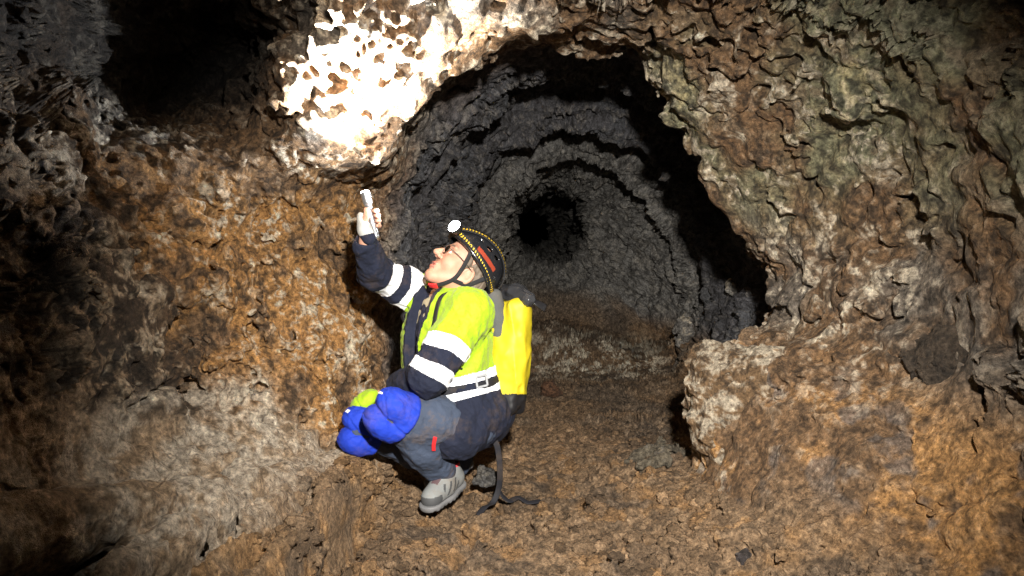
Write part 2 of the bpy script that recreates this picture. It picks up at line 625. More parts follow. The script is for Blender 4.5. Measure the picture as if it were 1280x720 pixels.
rows.append(rings[-1][0]); rowring.append(len(rings) - 1.0)
G = np.array(rows)
NS = len(G)
RR = np.array(rowring)
# soften along the tube without losing the lips
ker = np.array([1, 3, 5, 6, 5, 3, 1.0]); ker /= ker.sum()
Gp = np.concatenate([G[:1]] * 3 + [G] + [G[-1:]] * 3)
G = sum(ker[k] * Gp[k:k + NS] for k in range(7))


def grid_n(G):
    du = np.roll(G, -1, 1) - np.roll(G, 1, 1)
    dv = np.gradient(G, axis=0)
    n = np.cross(du, dv)
    n /= np.linalg.norm(n, axis=2)[..., None] + 1e-12
    return n


n = grid_n(G)
ctr = G.mean(1, keepdims=True)
flip = np.mean(np.sum(n * (ctr - G), 2)) < 0
if flip: n = -n
RRv = np.repeat(RR, NA)
PHv = np.tile(PHI, NS)


# flow tongues and ridges on the floor at the left
def ground_pt(px, py, z=0.0):
    d = (FW + (px - 640) / F * RT + (360 - py) / F * UPV)
    return CAM + d * ((z - CAM[2]) / d[2])


GROOVE = [((150, 728, .40), (424, 556, .315), .034, .15), ((195, 742, .38), (440, 575, .285), .022, .10), ((60, 700, .45), (350, 580, .35), .018, .06), ((172, 735, .39), (432, 565, .30), .012, -.035),
          ((330, 752, .26), (468, 606, .15), .045, .11), ((230, 735, .36), (330, 655, .31), .010, .018)]


def grooves(P):
    r = np.zeros(len(P), np.float32)
    for a, b, wd, dp in GROOVE:
        a, b = ground_pt(*a), ground_pt(*b)
        ba = (b - a)[:2]
        t = ((P[:, 0] - a[0]) * ba[0] + (P[:, 1] - a[1]) * ba[1]) / (ba @ ba)
        tc = np.clip(t, 0, 1)
        wob = .018 * np.sin(t * 9 + a[0] * 40)
        dd = np.hypot(P[:, 0] - a[0] - tc * ba[0] + wob, P[:, 1] - a[1] - tc * ba[1])
        r += dp * np.exp(-(dd / wd) ** 2)
    return r * sstep(.62, .52, P[:, 2])


# ---- what roughens the rock. weights first: where the floor, the near walls, the tunnel are
def weights(P, up):
    X, Y, Z = P[:, 0], P[:, 1], P[:, 2]
    w_ = {}
    w_['tun'] = sstep(3.8, 4.3, Y)
    w_['floor'] = sstep(0.55, 0.8, up) * sstep(0.45, 0.25, Z - .04 * np.maximum(Y - 4, 0)) * sstep(-.9, -.6, X)
    w_['left'] = sstep(-0.5, -0.75, X) * (1 - w_['tun']) * (1 - w_['floor'])
    w_['ledge'] = sstep(0.60, 0.48, Z + .25 * (Y - 2.5)) * sstep(-0.45, -0.60, X) * sstep(3.25, 3.05, Y) * (1 - w_['tun'])
    w_['right'] = sstep(0.4, 0.8, X) * (1 - w_['tun']) * (1 - w_['floor'])
    w_['bench'] = w_['right'] * sstep(0.80, 0.5, Z + .12 * (X - 1))
    # smoother slabs and knobbly crust take turns along the walls
    w_['mod'] = 0.14 + 1.25 * sstep(-.22, .32, noise(P, 1.9, 81) + .5 * noise(P, 5.0, 82) + .25 * w_['left'] - .15 * w_['bench'])
    return w_


def coarse_relief(P, w_):
    W = P + 0.05 * np.stack([fbm(P, 5, 2, off=k * 7.7) for k in range(3)], 1)
    big = fbm(P, 1.5, 3)
    med = billow(W, 3.2, 3, .55, off=3.0)
    fin = fbm(W, 9, 3, 0.62, off=11.0)
    W2 = P + .03 * np.stack([fbm(P, 11, 2, off=k * 5.1) for k in range(3)], 1)
    spk = .65 * facet(W2 * np.array([1, 1, 1.5]), 5.5, 21) + .5 * facet(W2, 12, 23)
    crk = 1 - np.abs(noise(W, 2.4, 91) + .25 * noise(W, 9, 92))
    crack = sstep(.94, 1.0, crk)
    pit = sstep(.12, .42, fbm(W, 7.0, 3, .6, off=95))
    amp = (1 - 0.75 * w_['floor'] - 0.55 * w_['ledge'] - 0.40 * w_['bench'] - .45 * w_['tun']) * (1 - .2 * w_['floor'])
    strata = np.abs(((W[:, 2] * .8 - W[:, 0] * .35) * 7.5) % 1 - .5) * 2
    h = amp * (.08 * big + .075 * med - .05 * crack - .080 * pit * (1 - .6 * w_['bench']) * (1 - .6 * sstep(1.3, 1.5, P[:, 2]) * sstep(.3, .0, P[:, 0])) + .020 * (strata - .5) * w_['right'])
    h = h + (w_['mod'] * (1 - .5 * w_['floor'] - .65 * w_['ledge'] - .45 * w_['bench'] - .5 * w_['tun'])) * (.034 * fin + .052 * spk)
    h = h - grooves(P)
    return h, dict(crack=crack, pit=pit, fin=fin, spk=spk, big=big)


def fine_relief(P, w_):
    W2 = P + .010 * np.stack([noise(P, 30, k * 5.1) for k in range(3)], 1)
    spk2 = .7 * facet(W2, 26, 27) + .45 * facet(W2, 55, 28)
    gra = fbm(P, 70, 2, .6, off=29)
    rub = worley(P + 0.02 * np.stack([noise(P, 18, k * 5.7) for k in range(3)], 1), 21.0, 5.0)
    lump = .33 - rub * rub
    pit2 = sstep(.12, .4, fbm(P, 17, 2, .6, off=96))
    r = w_['mod'] * (1 - .6 * w_['ledge'] - .35 * w_['bench'] - .4 * w_['tun'])
    h = r * (.026 * spk2 + .010 * gra - .028 * pit2 * (1 - w_['floor'])) + .020 * w_['floor'] * lump + .024 * w_['floor'] * spk2 + .006 * w_['floor'] * gra
    return h, dict(spk2=spk2, gra=gra, lump=lump, pit2=pit2)


BROWN = np.array([.19, .118, .065]); OCHRE = np.array([.46, .25, .09]); GREY = np.array([.17, .16, .145])
DARK = np.array([.035, .031, .028]); PALE = np.array([.60, .54, .44]); OLIVE = np.array([.21, .22, .14]); SLATE = np.array([.105, .115, .138])
TAN = np.array([.27, .205, .14])


def mixc(c, d, w):
    return c + (d - c) * np.clip(w, 0, 1)[:, None]


def rock_colour(P, w_, A, B):
    X, Y, Z = P[:, 0], P[:, 1], P[:, 2]
    b2 = fbm(P, 2.0, 3, off=50)
    m2 = fbm(P, 6.5, 4, off=60)
    s2 = fbm(P, 26.0, 3, off=70)
    c = np.tile(BROWN, (len(P), 1))
    c = mixc(c, GREY, sstep(-.05, .25, b2 + .4 * m2) * .8)
    # left: ochre clay low on the wall behind the caver, nearer the camera shade painted in as near-black, with pale knobs
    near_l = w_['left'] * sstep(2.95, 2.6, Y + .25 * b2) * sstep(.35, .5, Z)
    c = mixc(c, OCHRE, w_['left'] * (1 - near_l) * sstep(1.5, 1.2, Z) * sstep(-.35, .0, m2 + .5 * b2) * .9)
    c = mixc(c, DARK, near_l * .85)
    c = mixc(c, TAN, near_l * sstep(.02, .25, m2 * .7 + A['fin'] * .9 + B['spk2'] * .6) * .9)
    c = mixc(c, TAN * 1.5, w_['ledge'] * .85)
    c = mixc(c, OCHRE * .9, w_['ledge'] * sstep(.0, .3, b2 + m2) * sstep(-1.0, -.7, X) * .8)
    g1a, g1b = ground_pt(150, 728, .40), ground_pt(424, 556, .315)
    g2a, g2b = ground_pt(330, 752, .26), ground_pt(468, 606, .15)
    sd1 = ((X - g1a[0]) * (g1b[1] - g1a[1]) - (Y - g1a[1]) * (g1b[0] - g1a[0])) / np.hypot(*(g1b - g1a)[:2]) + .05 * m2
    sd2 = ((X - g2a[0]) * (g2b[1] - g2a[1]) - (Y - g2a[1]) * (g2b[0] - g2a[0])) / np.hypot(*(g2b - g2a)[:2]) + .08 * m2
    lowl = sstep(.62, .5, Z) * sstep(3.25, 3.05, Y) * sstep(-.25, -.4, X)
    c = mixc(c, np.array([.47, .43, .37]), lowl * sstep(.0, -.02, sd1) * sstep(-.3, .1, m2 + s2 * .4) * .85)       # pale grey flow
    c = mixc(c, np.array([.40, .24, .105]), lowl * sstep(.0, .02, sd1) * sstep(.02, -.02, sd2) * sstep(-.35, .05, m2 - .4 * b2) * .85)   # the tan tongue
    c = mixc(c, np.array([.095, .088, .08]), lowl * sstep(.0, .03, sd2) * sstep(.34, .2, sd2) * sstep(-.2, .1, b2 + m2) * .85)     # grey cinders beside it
    # right: olive grey above, yellow and white crust along the lip, ochre clay on the bench
    c = mixc(c, OLIVE, w_['right'] * sstep(1.0, 1.35, Z) * sstep(-.25, .1, b2 + .3 * m2) * .8)
    c = mixc(c, TAN, w_['right'] * sstep(.1, .3, m2 - .3 * b2) * .7)
    c = mixc(c, OCHRE, w_['bench'] * sstep(-.12, .12, b2 + m2 * .7) * .85)
    c = mixc(c, np.array([.125, .115, .115]), w_['bench'] * sstep(.08, .28, m2 - .5 * b2) * .8)
    c = mixc(c, SLATE, w_['tun'] * sstep(.2, .45, Z) * .9)  # grey lining, with the lamp's bluish cast mixed into its colour
    c = mixc(c, np.array([.24, .24, .235]), w_['tun'] * sstep(5.8, 6.8, Y) * sstep(.2, .45, Z) * .85)  # deep end painted paler, standing in for lamp light reaching it
    c = mixc(c, np.array([.26, .18, .112]), w_['floor'] * (1 - .25 * w_['tun']) * .9)
    c = mixc(c, OCHRE * .75, w_['floor'] * sstep(0, .3, m2 + .3 * b2) * .55 * (1 - w_['tun']))
    c = mixc(c, np.array([.09, .07, .055]), w_['floor'] * sstep(.05, .3, b2 - m2 * .5) * .6)
    # mineral crust on the knobs
    kn = 1.0 * s2 + .9 * A['fin'] + .6 * A['spk'] + .8 * B['spk2'] + .5 * m2 - .12
    edge = sstep(2.3, 2.9, Y) * sstep(4.1, 3.8, Y) * (1 - w_['floor'])
    crust = sstep(.10, .42, kn)
    amt = (.15 + .68 * edge * sstep(-.25, .2, m2 + .4 * b2)) * (1 - .8 * w_['floor']) * (1 - .45 * w_['bench']) * (1 - .5 * w_['ledge'])
    c = mixc(c, PALE * (1 + .0 * crust[:, None]), crust * amt)
    c = mixc(c, np.array([.50, .42, .22]), edge * w_['right'] * sstep(.0, .25, b2 - .2 + s2 * .5) * sstep(.9, 1.3, Z) * .5)
    c = mixc(c, DARK, sstep(-.05, -.35, s2 + .5 * m2 + .3 * B['gra']) * .6 * (1 - .4 * w_['bench'] - .4 * w_['floor'] - .7 * w_['ledge']))
    c = mixc(c, DARK, sstep(-.75, -1.05, X) * sstep(1.5, 1.75, Z) * .85)  # shade of the upper-left recess put into the rock colour
    berm = w_['tun'] * sstep(5.6, 6.3, Y + .5 * b2) * sstep(7.4, 7.0, Y) * sstep(.6, .35, Z + .3 * m2) * sstep(.1, .4, X + .4 * m2) * sstep(1.35, 1.1, X + .4 * b2)
    c = mixc(c, PALE, berm * sstep(-.12, .22, s2 + 1.3 * m2))
    c = c * np.exp(.7 * s2 + .6 * B['gra'] + .15)[:, None]
    return np.clip(c, .008, .85)


ROCK = rock_material('lava_rock', 0.1, 1.0)
DIRT = rock_material('cinder_floor', 0.05, 1.0, 1.1)

# ---- the passage behind the camera and the tunnel beyond the lip: the swept sheet itself, roughened
P = G.reshape(-1, 3).copy()
Nn = n.reshape(-1, 3)
wt_ = weights(P, Nn[:, 2])
hA, A_ = coarse_relief(P, wt_)
hB, B_ = fine_relief(P, wt_)
arc = noise(np.stack([RRv * 2.3, np.cos(PHv) * 3, np.sin(PHv) * 3], 1), 1.0, 2.0) + 0.6 * noise(np.stack([RRv * 7.0, np.cos(PHv) * 8, np.sin(PHv) * 8], 1), 1.0, 8.0)
P = P + Nn * (hA + hB + .07 * wt_['tun'] * arc * (1 - wt_['floor']))[:, None]
warp = np.stack([fbm(P, 7, 3, off=k * 31.0) for k in range(3)], 1)
P = P + warp * (0.04 * (1 - .8 * wt_['floor']))[:, None]
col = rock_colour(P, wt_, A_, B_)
idx = np.arange(NS * NA).reshape(NS, NA)
q = np.stack([idx[:-1], np.roll(idx[:-1], -1, 1), np.roll(idx[1:], -1, 1), idx[1:]], 2).reshape(-1, 4)
if np.mean(np.sum(np.cross(P[q[:, 2]] - P[q[:, 0]], P[q[:, 3]] - P[q[:, 1]]) * Nn[q[:, 0]], 1)) < 0: q = q[:, ::-1]
fr = RRv[q[:, 0]]
fphi = PHv[q[:, 0]]
fy = P[q[:, 0], 1]
is_floor = (wt_['floor'][q[:, 0]] > .5) & (fr < 13)
keep_t = (fr > 5) & (fy > 4.15)
TUNP = P[q[keep_t, 0]]
tun_obj = submesh('tunnel_wall', P, q, keep_t & ~is_floor, ROCK, attr={'rock': col})
tag(tun_obj, 'layered grey lining of the tunnel behind', kind='structure')
submesh('ground_far', P, q, keep_t & is_floor, DIRT, attr={'rock': col})
gfar = bpy.data.objects['ground_far']; gfar.name = 'tunnel_floor'
tag(gfar, 'dark brown floor of the tunnel behind', kind='structure')
back = submesh('passage_wall', P, q, (fr < 3.6), ROCK, attr={'rock': col})
tag(back, 'rock of the passage behind the photographer', kind='structure')

# ---- the chamber in view: a solid field carved by the same sheet, so that knobs can overhang
from mathutils.bvhtree import BVHTree
rs, cs = slice(0, NS, 2), slice(0, NA, 5)
Gs = G[rs, cs]
ns_, na_ = Gs.shape[:2]
id2 = np.arange(ns_ * na_).reshape(ns_, na_)
q2 = np.stack([id2[:-1], np.roll(id2[:-1], -1, 1), np.roll(id2[1:], -1, 1), id2[1:]], 2).reshape(-1, 4)
Gv = Gs.reshape(-1, 3)
if np.mean(np.sum(np.cross(Gv[q2[:, 2]] - Gv[q2[:, 0]], Gv[q2[:, 3]] - Gv[q2[:, 1]]) * n[rs, cs].reshape(-1, 3)[q2[:, 0]], 1)) < 0: q2 = q2[:, ::-1]
bvh = BVHTree.FromPolygons(Gv.tolist(), q2.tolist())
LO = np.array([-2.05, 1.55, -.30]); HI = np.array([1.75, 4.45, 2.45])
VX = .0068
BK = 8
nb = np.ceil((HI - LO) / (VX * BK)).astype(int)
NN = nb * BK
CS = VX * BK                              # one coarse cell a block
gx = [LO[k] + np.arange(nb[k] + 1) * CS for k in range(3)]
cp = np.stack(np.meshgrid(*gx, indexing='ij'), -1)
from mathutils import Vector


def sdist(pts):
    out = np.empty(len(pts), np.float32)
    for i_, p_ in enumerate(pts.tolist()):
        lc, nn_, fi, ds = bvh.find_nearest(p_)
        s_ = (p_[0] - lc[0]) * nn_[0] + (p_[1] - lc[1]) * nn_[1] + (p_[2] - lc[2]) * nn_[2]
        out[i_] = ds if s_ > 0 else -ds
    return out


nx_, ny_, nz_ = cp.shape[:3]
half = sdist(cp[::3, ::3, ::3].reshape(-1, 3)).reshape(len(range(0, nx_, 3)), len(range(0, ny_, 3)), len(range(0, nz_, 3)))
A0 = np.repeat(np.repeat(np.repeat(half, 3, 0), 3, 1), 3, 2)[:nx_, :ny_, :nz_].copy()
nearc = np.abs(A0) < .40
A0[nearc] = sdist(cp[nearc])
gr = np.stack(np.gradient(A0, CS), -1)
UP0 = (gr[..., 2] / (np.linalg.norm(gr, axis=-1) + 1e-6)).astype(np.float32)


def tri(Fd, P):
    t = (P - LO) / CS
    i = np.clip(np.floor(t).astype(int), 0, np.array(Fd.shape) - 2)
    f = (t - i).astype(np.float32)
    r = 0
    for dx in (0, 1):
        for dy in (0, 1):
            for dz in (0, 1):
                wgt = (f[:, 0] if dx else 1 - f[:, 0]) * (f[:, 1] if dy else 1 - f[:, 1]) * (f[:, 2] if dz else 1 - f[:, 2])
                r = r + wgt * Fd[i[:, 0] + dx, i[:, 1] + dy, i[:, 2] + dz]
    return r


TONG = [(ground_pt(270, 800, .14), ground_pt(440, 592, .10), .19, .15, .03), (ground_pt(120, 745, .34), ground_pt(405, 570, .17), .085, .06, .015),
        (ground_pt(-40, 690, .44), ground_pt(300, 612, .28), .11, .08, .02)]

def base_field(P):
    d = tri(A0, P)
    for a, b, ra, rb, k in TONG:
        d = smin(d, cone(P, a, b, ra, rb), k)
    return d


bc_i = np.stack(np.meshgrid(*[np.arange(k) for k in nb], indexing='ij'), -1).reshape(-1, 3)
bcp = (LO + (bc_i + .5) * CS).astype(np.float32)
d0 = base_field(bcp)
act = np.abs(d0) < CS * .9 + .17
# two-voxel lattice for the slow relief
ab = bc_i[act]
D = np.repeat(np.repeat(np.repeat(d0.reshape(nb), BK, 0), BK, 1), BK, 2).astype(np.float32)
h = BK // 2
l2 = np.stack(np.meshgrid(*[np.arange(h)] * 3, indexing='ij'), -1).reshape(-1, 3)
off8 = np.stack(np.meshgrid(*[np.arange(2)] * 3, indexing='ij'), -1).reshape(-1, 3)
for s_ in range(0, len(ab), 6000):
    gi = (ab[s_:s_ + 6000, None] * h + l2[None]).reshape(-1, 3) * 2
    pp = (LO + (gi + .5) * VX).astype(np.float32)
    bd = base_field(pp)
    near = np.abs(bd) < .17
    gi, pp, bd = gi[near], pp[near], bd[near]
    wv = weights(pp, tri(UP0, pp))
    hh, _ = coarse_relief(pp, wv)
    d1 = bd - hh
    nr = np.abs(d1) < .05
    for o8 in off8:
        D[gi[:, 0] + o8[0], gi[:, 1] + o8[1], gi[:, 2] + o8[2]] = d1
    # near the surface: the fine relief, every voxel
    gi, pp, bd, hh = gi[nr], pp[nr], bd[nr], hh[nr]
    wv = {k: v[nr] for k, v in wv.items()}
    for o8 in off8:
        pf = (LO + (gi + o8) * VX).astype(np.float32)
        hf, _ = fine_relief(pf, wv)
        D[gi[:, 0] + o8[0], gi[:, 1] + o8[1], gi[:, 2] + o8[2]] = base_field(pf) - hh - hf
# blur the slow relief's two-voxel steps
for ax in range(3):
    Dm = D.copy()
    sl = [slice(None)] * 3; sr = [slice(None)] * 3; sc2 = [slice(None)] * 3
    sl[ax] = slice(0, -2); sr[ax] = slice(2, None); sc2[ax] = slice(1, -1)
    Dm[tuple(sc2)] = .25 * D[tuple(sl)] + .5 * D[tuple(sc2)] + .25 * D[tuple(sr)]
    D = Dm
V, Q4 = surface_nets(D, LO, VX)
del D, Dm
# drop specks that float free: keep the pieces joined to the large sheet
lab_ = np.arange(len(V))
for _ in range(60):
    m_ = np.minimum.reduce([lab_[Q4[:, k]] for k in range(4)])
    new = lab_.copy()
    for k in range(4): np.minimum.at(new, Q4[:, k], m_)
    new = new[new]
    if np.array_equal(new, lab_): break
    lab_ = new
cnt_ = np.bincount(lab_, minlength=len(V))
Q4 = Q4[cnt_[lab_[Q4[:, 0]]] > 3000]
V = V.astype(np.float32)
V = relax(V, Q4, 1, .25)
NV = grid_normals(V, Q4)
wv = weights(V, tri(UP0, V))
_, A_ = coarse_relief(V, wv)
_, B_ = fine_relief(V, wv)
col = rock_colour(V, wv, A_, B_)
fc = V[Q4].mean(1)
is_floor = (wv['floor'][Q4[:, 0]] > .5)
dx_, dz_ = fc[:, 0] - .1, fc[:, 2] - 1.0
is_ceil = ~is_floor & (dz_ > .35) & (dz_ > np.abs(dx_) * .75)
is_left = ~is_floor & ~is_ceil & (dx_ < 0)
is_right = ~is_floor & ~is_ceil & (dx_ >= 0)
for nm, mk, mt, lb in (('ground', is_floor, DIRT, 'brown cinder floor of the lava tube'), ('wall_left', is_left, ROCK, 'rough brown lava wall on the left'),
                       ('wall_right', is_right, ROCK, 'crusted lava wall on the right'), ('ceiling', is_ceil, ROCK, 'crusted lava ceiling of the chamber')):
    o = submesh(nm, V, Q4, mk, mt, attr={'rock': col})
    tag(o, lb, kind='structure')
CV, CN, CW = V, NV, wv
print('chamber', len(V), 'verts')


# ------------------------------------------------------------------ the caver: skeleton
HIP_L, HIP_R = U(590, 530, 3.10), U(574, 526, 3.34)
KNEE_L, KNEE_R = U(489, 516, 2.90), U(452, 536, 3.10)
ANK_L, ANK_R = U(559, 596, 3.16), U(572, 580, 3.36)
TOE_L, HEEL_L = U(536, 634, 3.03), U(570, 606, 3.20)
TOE_R, HEEL_R = U(540, 606, 3.26), U(580, 580, 3.44)
PEL = U(588, 524, 3.22)
NECK = U(563, 372, 3.20)
SHO_L, SHO_R = U(588, 388, 3.03), U(535, 371, 3.34)
ELB_L, WRI_L = U(536, 470, 2.93), U(500, 483, 3.08)
ELB_R, WRI_R = U(470, 343, 3.14), U(457, 303, 2.98)
TUP = nrm(NECK - PEL)
TRT = nrm((SHO_R - SHO_L) - TUP * ((SHO_R - SHO_L) @ TUP))      # his right
TFR = np.cross(TUP, TRT)                                       # his front
TM = np.stack([TRT, TFR, TUP])
TLEN = np.linalg.norm(NECK - PEL)

HEADC = U(580, 334, 3.14)
yaw, pit = math.radians(24), math.radians(43)
HF = np.array([-math.cos(yaw) * math.cos(pit), -math.sin(yaw) * math.cos(pit), math.sin(pit)])
HU = nrm(np.array([0, 0, 1.0]) - HF * HF[2])
HR = np.cross(HF, HU)
HM = np.stack([HR, HF, HU])
HS = 1.04


def hp(x, y, z): return HEADC + HS * (x * HR + y * HF + z * HU)


def tp(x, y, z): return PEL + x * TRT + y * TFR + z * TUP


SKIN_M, nt_, b_ = new_mat('skin')
b_.inputs['Base Color'].default_value = (.50, .27, .185, 1)
b_.inputs['Roughness'].default_value = .6
b_.inputs['Subsurface Weight'].default_value = .12
b_.inputs['Subsurface Radius'].default_value = (.9, .35, .2)
b_.inputs['Subsurface Scale'].default_value = .008
_n = nt_.nodes.new('ShaderNodeTexNoise'); _n.inputs['Scale'].default_value = 45; _n.inputs['Detail'].default_value = 6
_t = nt_.nodes.new('ShaderNodeTexCoord'); nt_.links.new(_t.outputs['Object'], _n.inputs['Vector'])
_r = nt_.nodes.new('ShaderNodeMix'); _r.data_type = 'RGBA'
_r.inputs['A'].default_value = (.42, .20, .13, 1); _r.inputs['B'].default_value = (.58, .33, .235, 1)
nt_.links.new(_n.outputs['Fac'], _r.inputs['Factor']); nt_.links.new(_r.outputs['Result'], b_.inputs['Base Color'])
_b = nt_.nodes.new('ShaderNodeBump'); _b.inputs['Strength'].default_value = .25; _b.inputs['Distance'].default_value = .002
_n2 = nt_.nodes.new('ShaderNodeTexNoise'); _n2.inputs['Scale'].default_value = 260
nt_.links.new(_t.outputs['Object'], _n2.inputs['Vector']); nt_.links.new(_n2.outputs['Fac'], _b.inputs['Height']); nt_.links.new(_b.outputs['Normal'], b_.inputs['Normal'])
LIP_M = plain('lips', (.40, .14, .11), .45)
EYE_M = plain('eye_white', (.75, .73, .70), .2, var=.04)
IRIS_M = plain('iris', (.05, .035, .025), .15)
BROW_M = plain('brow_hair', (.13, .10, .075), .8)

# the hand that holds the torch: axis along the torch, palm on its left, fingers round the back to the right
TAX = nrm(TORCH_TIP - TORCH_END)
VIEW = nrm(U(462, 275, 2.95) - CAM)
HSD = nrm(np.cross(TAX, VIEW)); HSD = HSD if HSD[0] > 0 else -HSD    # to the right in the picture
HBK = nrm(np.cross(HSD, TAX)); HBK = HBK if HBK[1] > 0 else -HBK     # away from the camera
TC = U(464.5, 276, 2.955)


def gp(s, b, t): return TC + s * HSD + b * HBK + t * TAX


FINGERS = []
for k, (t0, ln) in enumerate(((.026, 1.0), (.007, 1.06), (-.012, 1.0), (-.030, .85))):
    r = .0088 - .0005 * k
    FINGERS.append([(gp(-.034, .004, t0 * .8 - .004), r * 1.15), (gp(-.020, .027, t0), r * 1.05), (gp(.012, .026, t0 + .004), r),
                    (gp(.027 * ln, .004, t0 + .006), r * .95), (gp(.018 * ln, -.014, t0 + .007), r * .85)])
THUMB = [(gp(-.034, -.004, -.032), .014), (gp(-.026, -.020, -.004), .0115), (gp(-.013, -.023, .022), .0100), (gp(-.009, -.019, .044), .0085)]


def hand_r(P):
    d = ell(P, gp(-.033, .006, -.006), (.017, .030, .044), np.stack([HSD, HBK, TAX]))
    d = smin(d, cone(P, gp(-.030, .004, -.03), WRI_R, .024, .024), .02)
    for ch in FINGERS: d = smin(d, chain(P, ch, .006), .006)
    return smin(d, chain(P, THUMB, .008), .010)


# the left hand rests over the right knee, fingers curled down over the pad
LH = WRI_L + np.array([-.045, .07, -.035])
LDIR = nrm(LH - WRI_L)
LSD = nrm(np.cross(LDIR, [0, 0, 1.0]))


def hand_l(P):
    d = ell(P, LH, (.045, .036, .016), np.stack([LDIR, LSD, np.cross(LSD, LDIR) * -1]))
    d = smin(d, cone(P, WRI_L, LH, .026, .02), .02)
    for k in range(4):
        o = LH + LDIR * .03 + LSD * (-.028 + .0185 * k)
        ln = (.9, 1.05, 1.0, .8)[k]
        d = smin(d, chain(P, [(o, .0095), (o + LDIR * .033 * ln + [0, 0, -.004], .009), (o + LDIR * .054 * ln + [0, 0, -.020], .0085), (o + LDIR * .060 * ln + [0, 0, -.040], .0075)], .006), .006)
    o = LH - LDIR * .03 - LSD * .03
    return smin(d, chain(P, [(o, .013), (o + LDIR * .03 - LSD * .018, .011), (o + LDIR * .058 - LSD * .020 + [0, 0, -.01], .009)], .008), .01)


def head(P):
    p = ((P - f32(HEADC)) @ f32(HM).T) / HS
    def E(c, r): return ell(p, c, r)
    d = E((0, -.012, .035), (.074, .096, .083))
    d = smin(d, E((0, .032, -.03), (.060, .060, .088)), .04)
    ax = p.copy(); ax[:, 0] = np.abs(ax[:, 0])
    d = smin(d, cone(ax, (.050, -.004, -.062), (.012, .072, -.108), .022, .021), .03)
    d = smin(d, E((0, .078, -.108), (.022, .019, .018)), .02)
    d = smin(d, ell(ax, (.040, .062, -.035), (.024, .026, .026)), .03)
    d = smin(d, ell(ax, (.028, .083, .020), (.028, .013, .009)), .015)
    d = smax(d, -ell(ax, (.031, .104, -.001), (.019, .020, .013)), .012)
    d = smin(d, ell(ax, (.031, .079, -.001), (.0135, .0125, .012)), .002)
    d = smin(d, cone(p, (0, .086, .012), (0, .119, -.030), .0085, .0125), .014)
    d = smin(d, ell(ax, (.013, .104, -.036), (.0085, .011, .008)), .008)
    d = smax(d, -ell(ax, (.006, .114, -.044), (.004, .006, .004)), .004)
    d = smin(d, E((0, .086, -.072), (.027, .017, .019)), .014)
    d = smin(d, E((0, .098, -.066), (.023, .009, .0058)), .005)
    d = smin(d, E((0, .096, -.080), (.020, .010, .0068)), .005)
    d = smax(d, -E((0, .108, -.073), (.021, .016, .0026)), .004)
    # ears
    c1 = ax - f32((.076, -.012, -.032))
    ca, sa = math.cos(.5), math.sin(.5)
    e = np.stack([c1[:, 0] * ca + c1[:, 1] * sa, -c1[:, 0] * sa + c1[:, 1] * ca, c1[:, 2]], 1)
    ear = ell(e, (0, 0, 0), (.010, .020, .032))
    ear = smax(ear, -ell(e, (.008, .003, .002), (.006, .011, .020)), .006)
    d = smin(d, ear, .008)
    return d * HS


def body(P):
    d = head(P)
    d = smin(d, cone(P, hp(0, -.022, -.055), tp(0, -.01, TLEN * .93), .056, .062), .035)
    t = ell(P, tp(0, .0, TLEN * .68), (.15, .10, .19), TM)
    t = smin(t, ell(P, tp(0, .01, TLEN * .32), (.13, .10, .19), TM), .08)
    t = smin(t, ell(P, tp(0, 0, .02), (.14, .11, .11), TM), .08)
    t = smin(t, cone(P, SHO_L, SHO_R, .048, .048), .06)
    d = smin(d, t, .05)
    for pts in ([(SHO_L, .045), (ELB_L, .036), (WRI_L, .026)], [(SHO_R, .045), (ELB_R, .036), (WRI_R, .022)],
                [(HIP_L, .07), (KNEE_L, .046), (ANK_L, .034), (TOE_L * .7 + HEEL_L * .3 + [0, 0, .02], .025)],
                [(HIP_R, .07), (KNEE_R, .046), (ANK_R, .034), (TOE_R * .7 + HEEL_R * .3 + [0, 0, .02], .025)]):
        d = smin(d, chain(P, pts, .02), .03)
    d = smin(d, hand_r(P), .01)
    return smin(d, hand_l(P), .01)


V, Q4 = sculpt(body, (-.72, 2.75, -.03), (-.02, 3.62, 1.36), .0031)
V = relax(V, Q4, 1, .35)
person = mesh_obj('person', V, Q4, SKIN_M)
tag(person, 'crouching caver in a yellow and navy jacket, looking up with right arm raised', 'person')
for m in (LIP_M, EYE_M, IRIS_M, BROW_M): person.data.materials.append(m)
hc = ((V[Q4].mean(1) - HEADC) @ HM.T) / HS
hx = np.abs(hc[:, 0])
mi = np.zeros(len(Q4), np.int32)
inh = np.linalg.norm(hc, axis=1) < .2
mi[inh & (hx < .022) & (hc[:, 1] > .088) & (hc[:, 2] < -.060) & (hc[:, 2] > -.087)] = 1
mi[inh & (np.hypot(hx - .031, hc[:, 2] + .001) < .0105) & (np.abs(hc[:, 2] + .001) < .0062) & (hc[:, 1] > .07)] = 2
mi[inh & (np.hypot(hx - .030, hc[:, 2] - .001) < .0052) & (hc[:, 1] > .07)] = 3
mi[inh & (hx > .014) & (hx < .048) & (np.abs(hc[:, 2] - (.024 - 3 * (hx - .03) ** 2 * 3)) < .0038) & (hc[:, 1] > .06)] = 4
person.data.polygons.foreach_set('material_index', mi)


# ------------------------------------------------------------------ clothes
YEL = cloth_material('hi_vis_cloth', (.30, .47, .012), .7, var=.15, sheen=.1, fold=.6, dirt=.25)
NAVY = cloth_material('navy_cloth', (.010, .013, .028), .9, var=.35, fold=.55)
REFL = cloth_material('reflective_cloth', (.86, .88, .92), .45, var=.03, fold=.2, dirt=.2)
TRO = cloth_material('grey_trouser_cloth', (.042, .056, .090), .85, var=.3, fold=.45, dirt=.75)
BLUE = cloth_material('blue_knee_pad_cloth', (.010, .038, .40), .8, var=.25, fold=.3, dirt=.4)
BEIGE = cloth_material('beige_shirt_cloth', (.42, .37, .25), .9, var=.12)


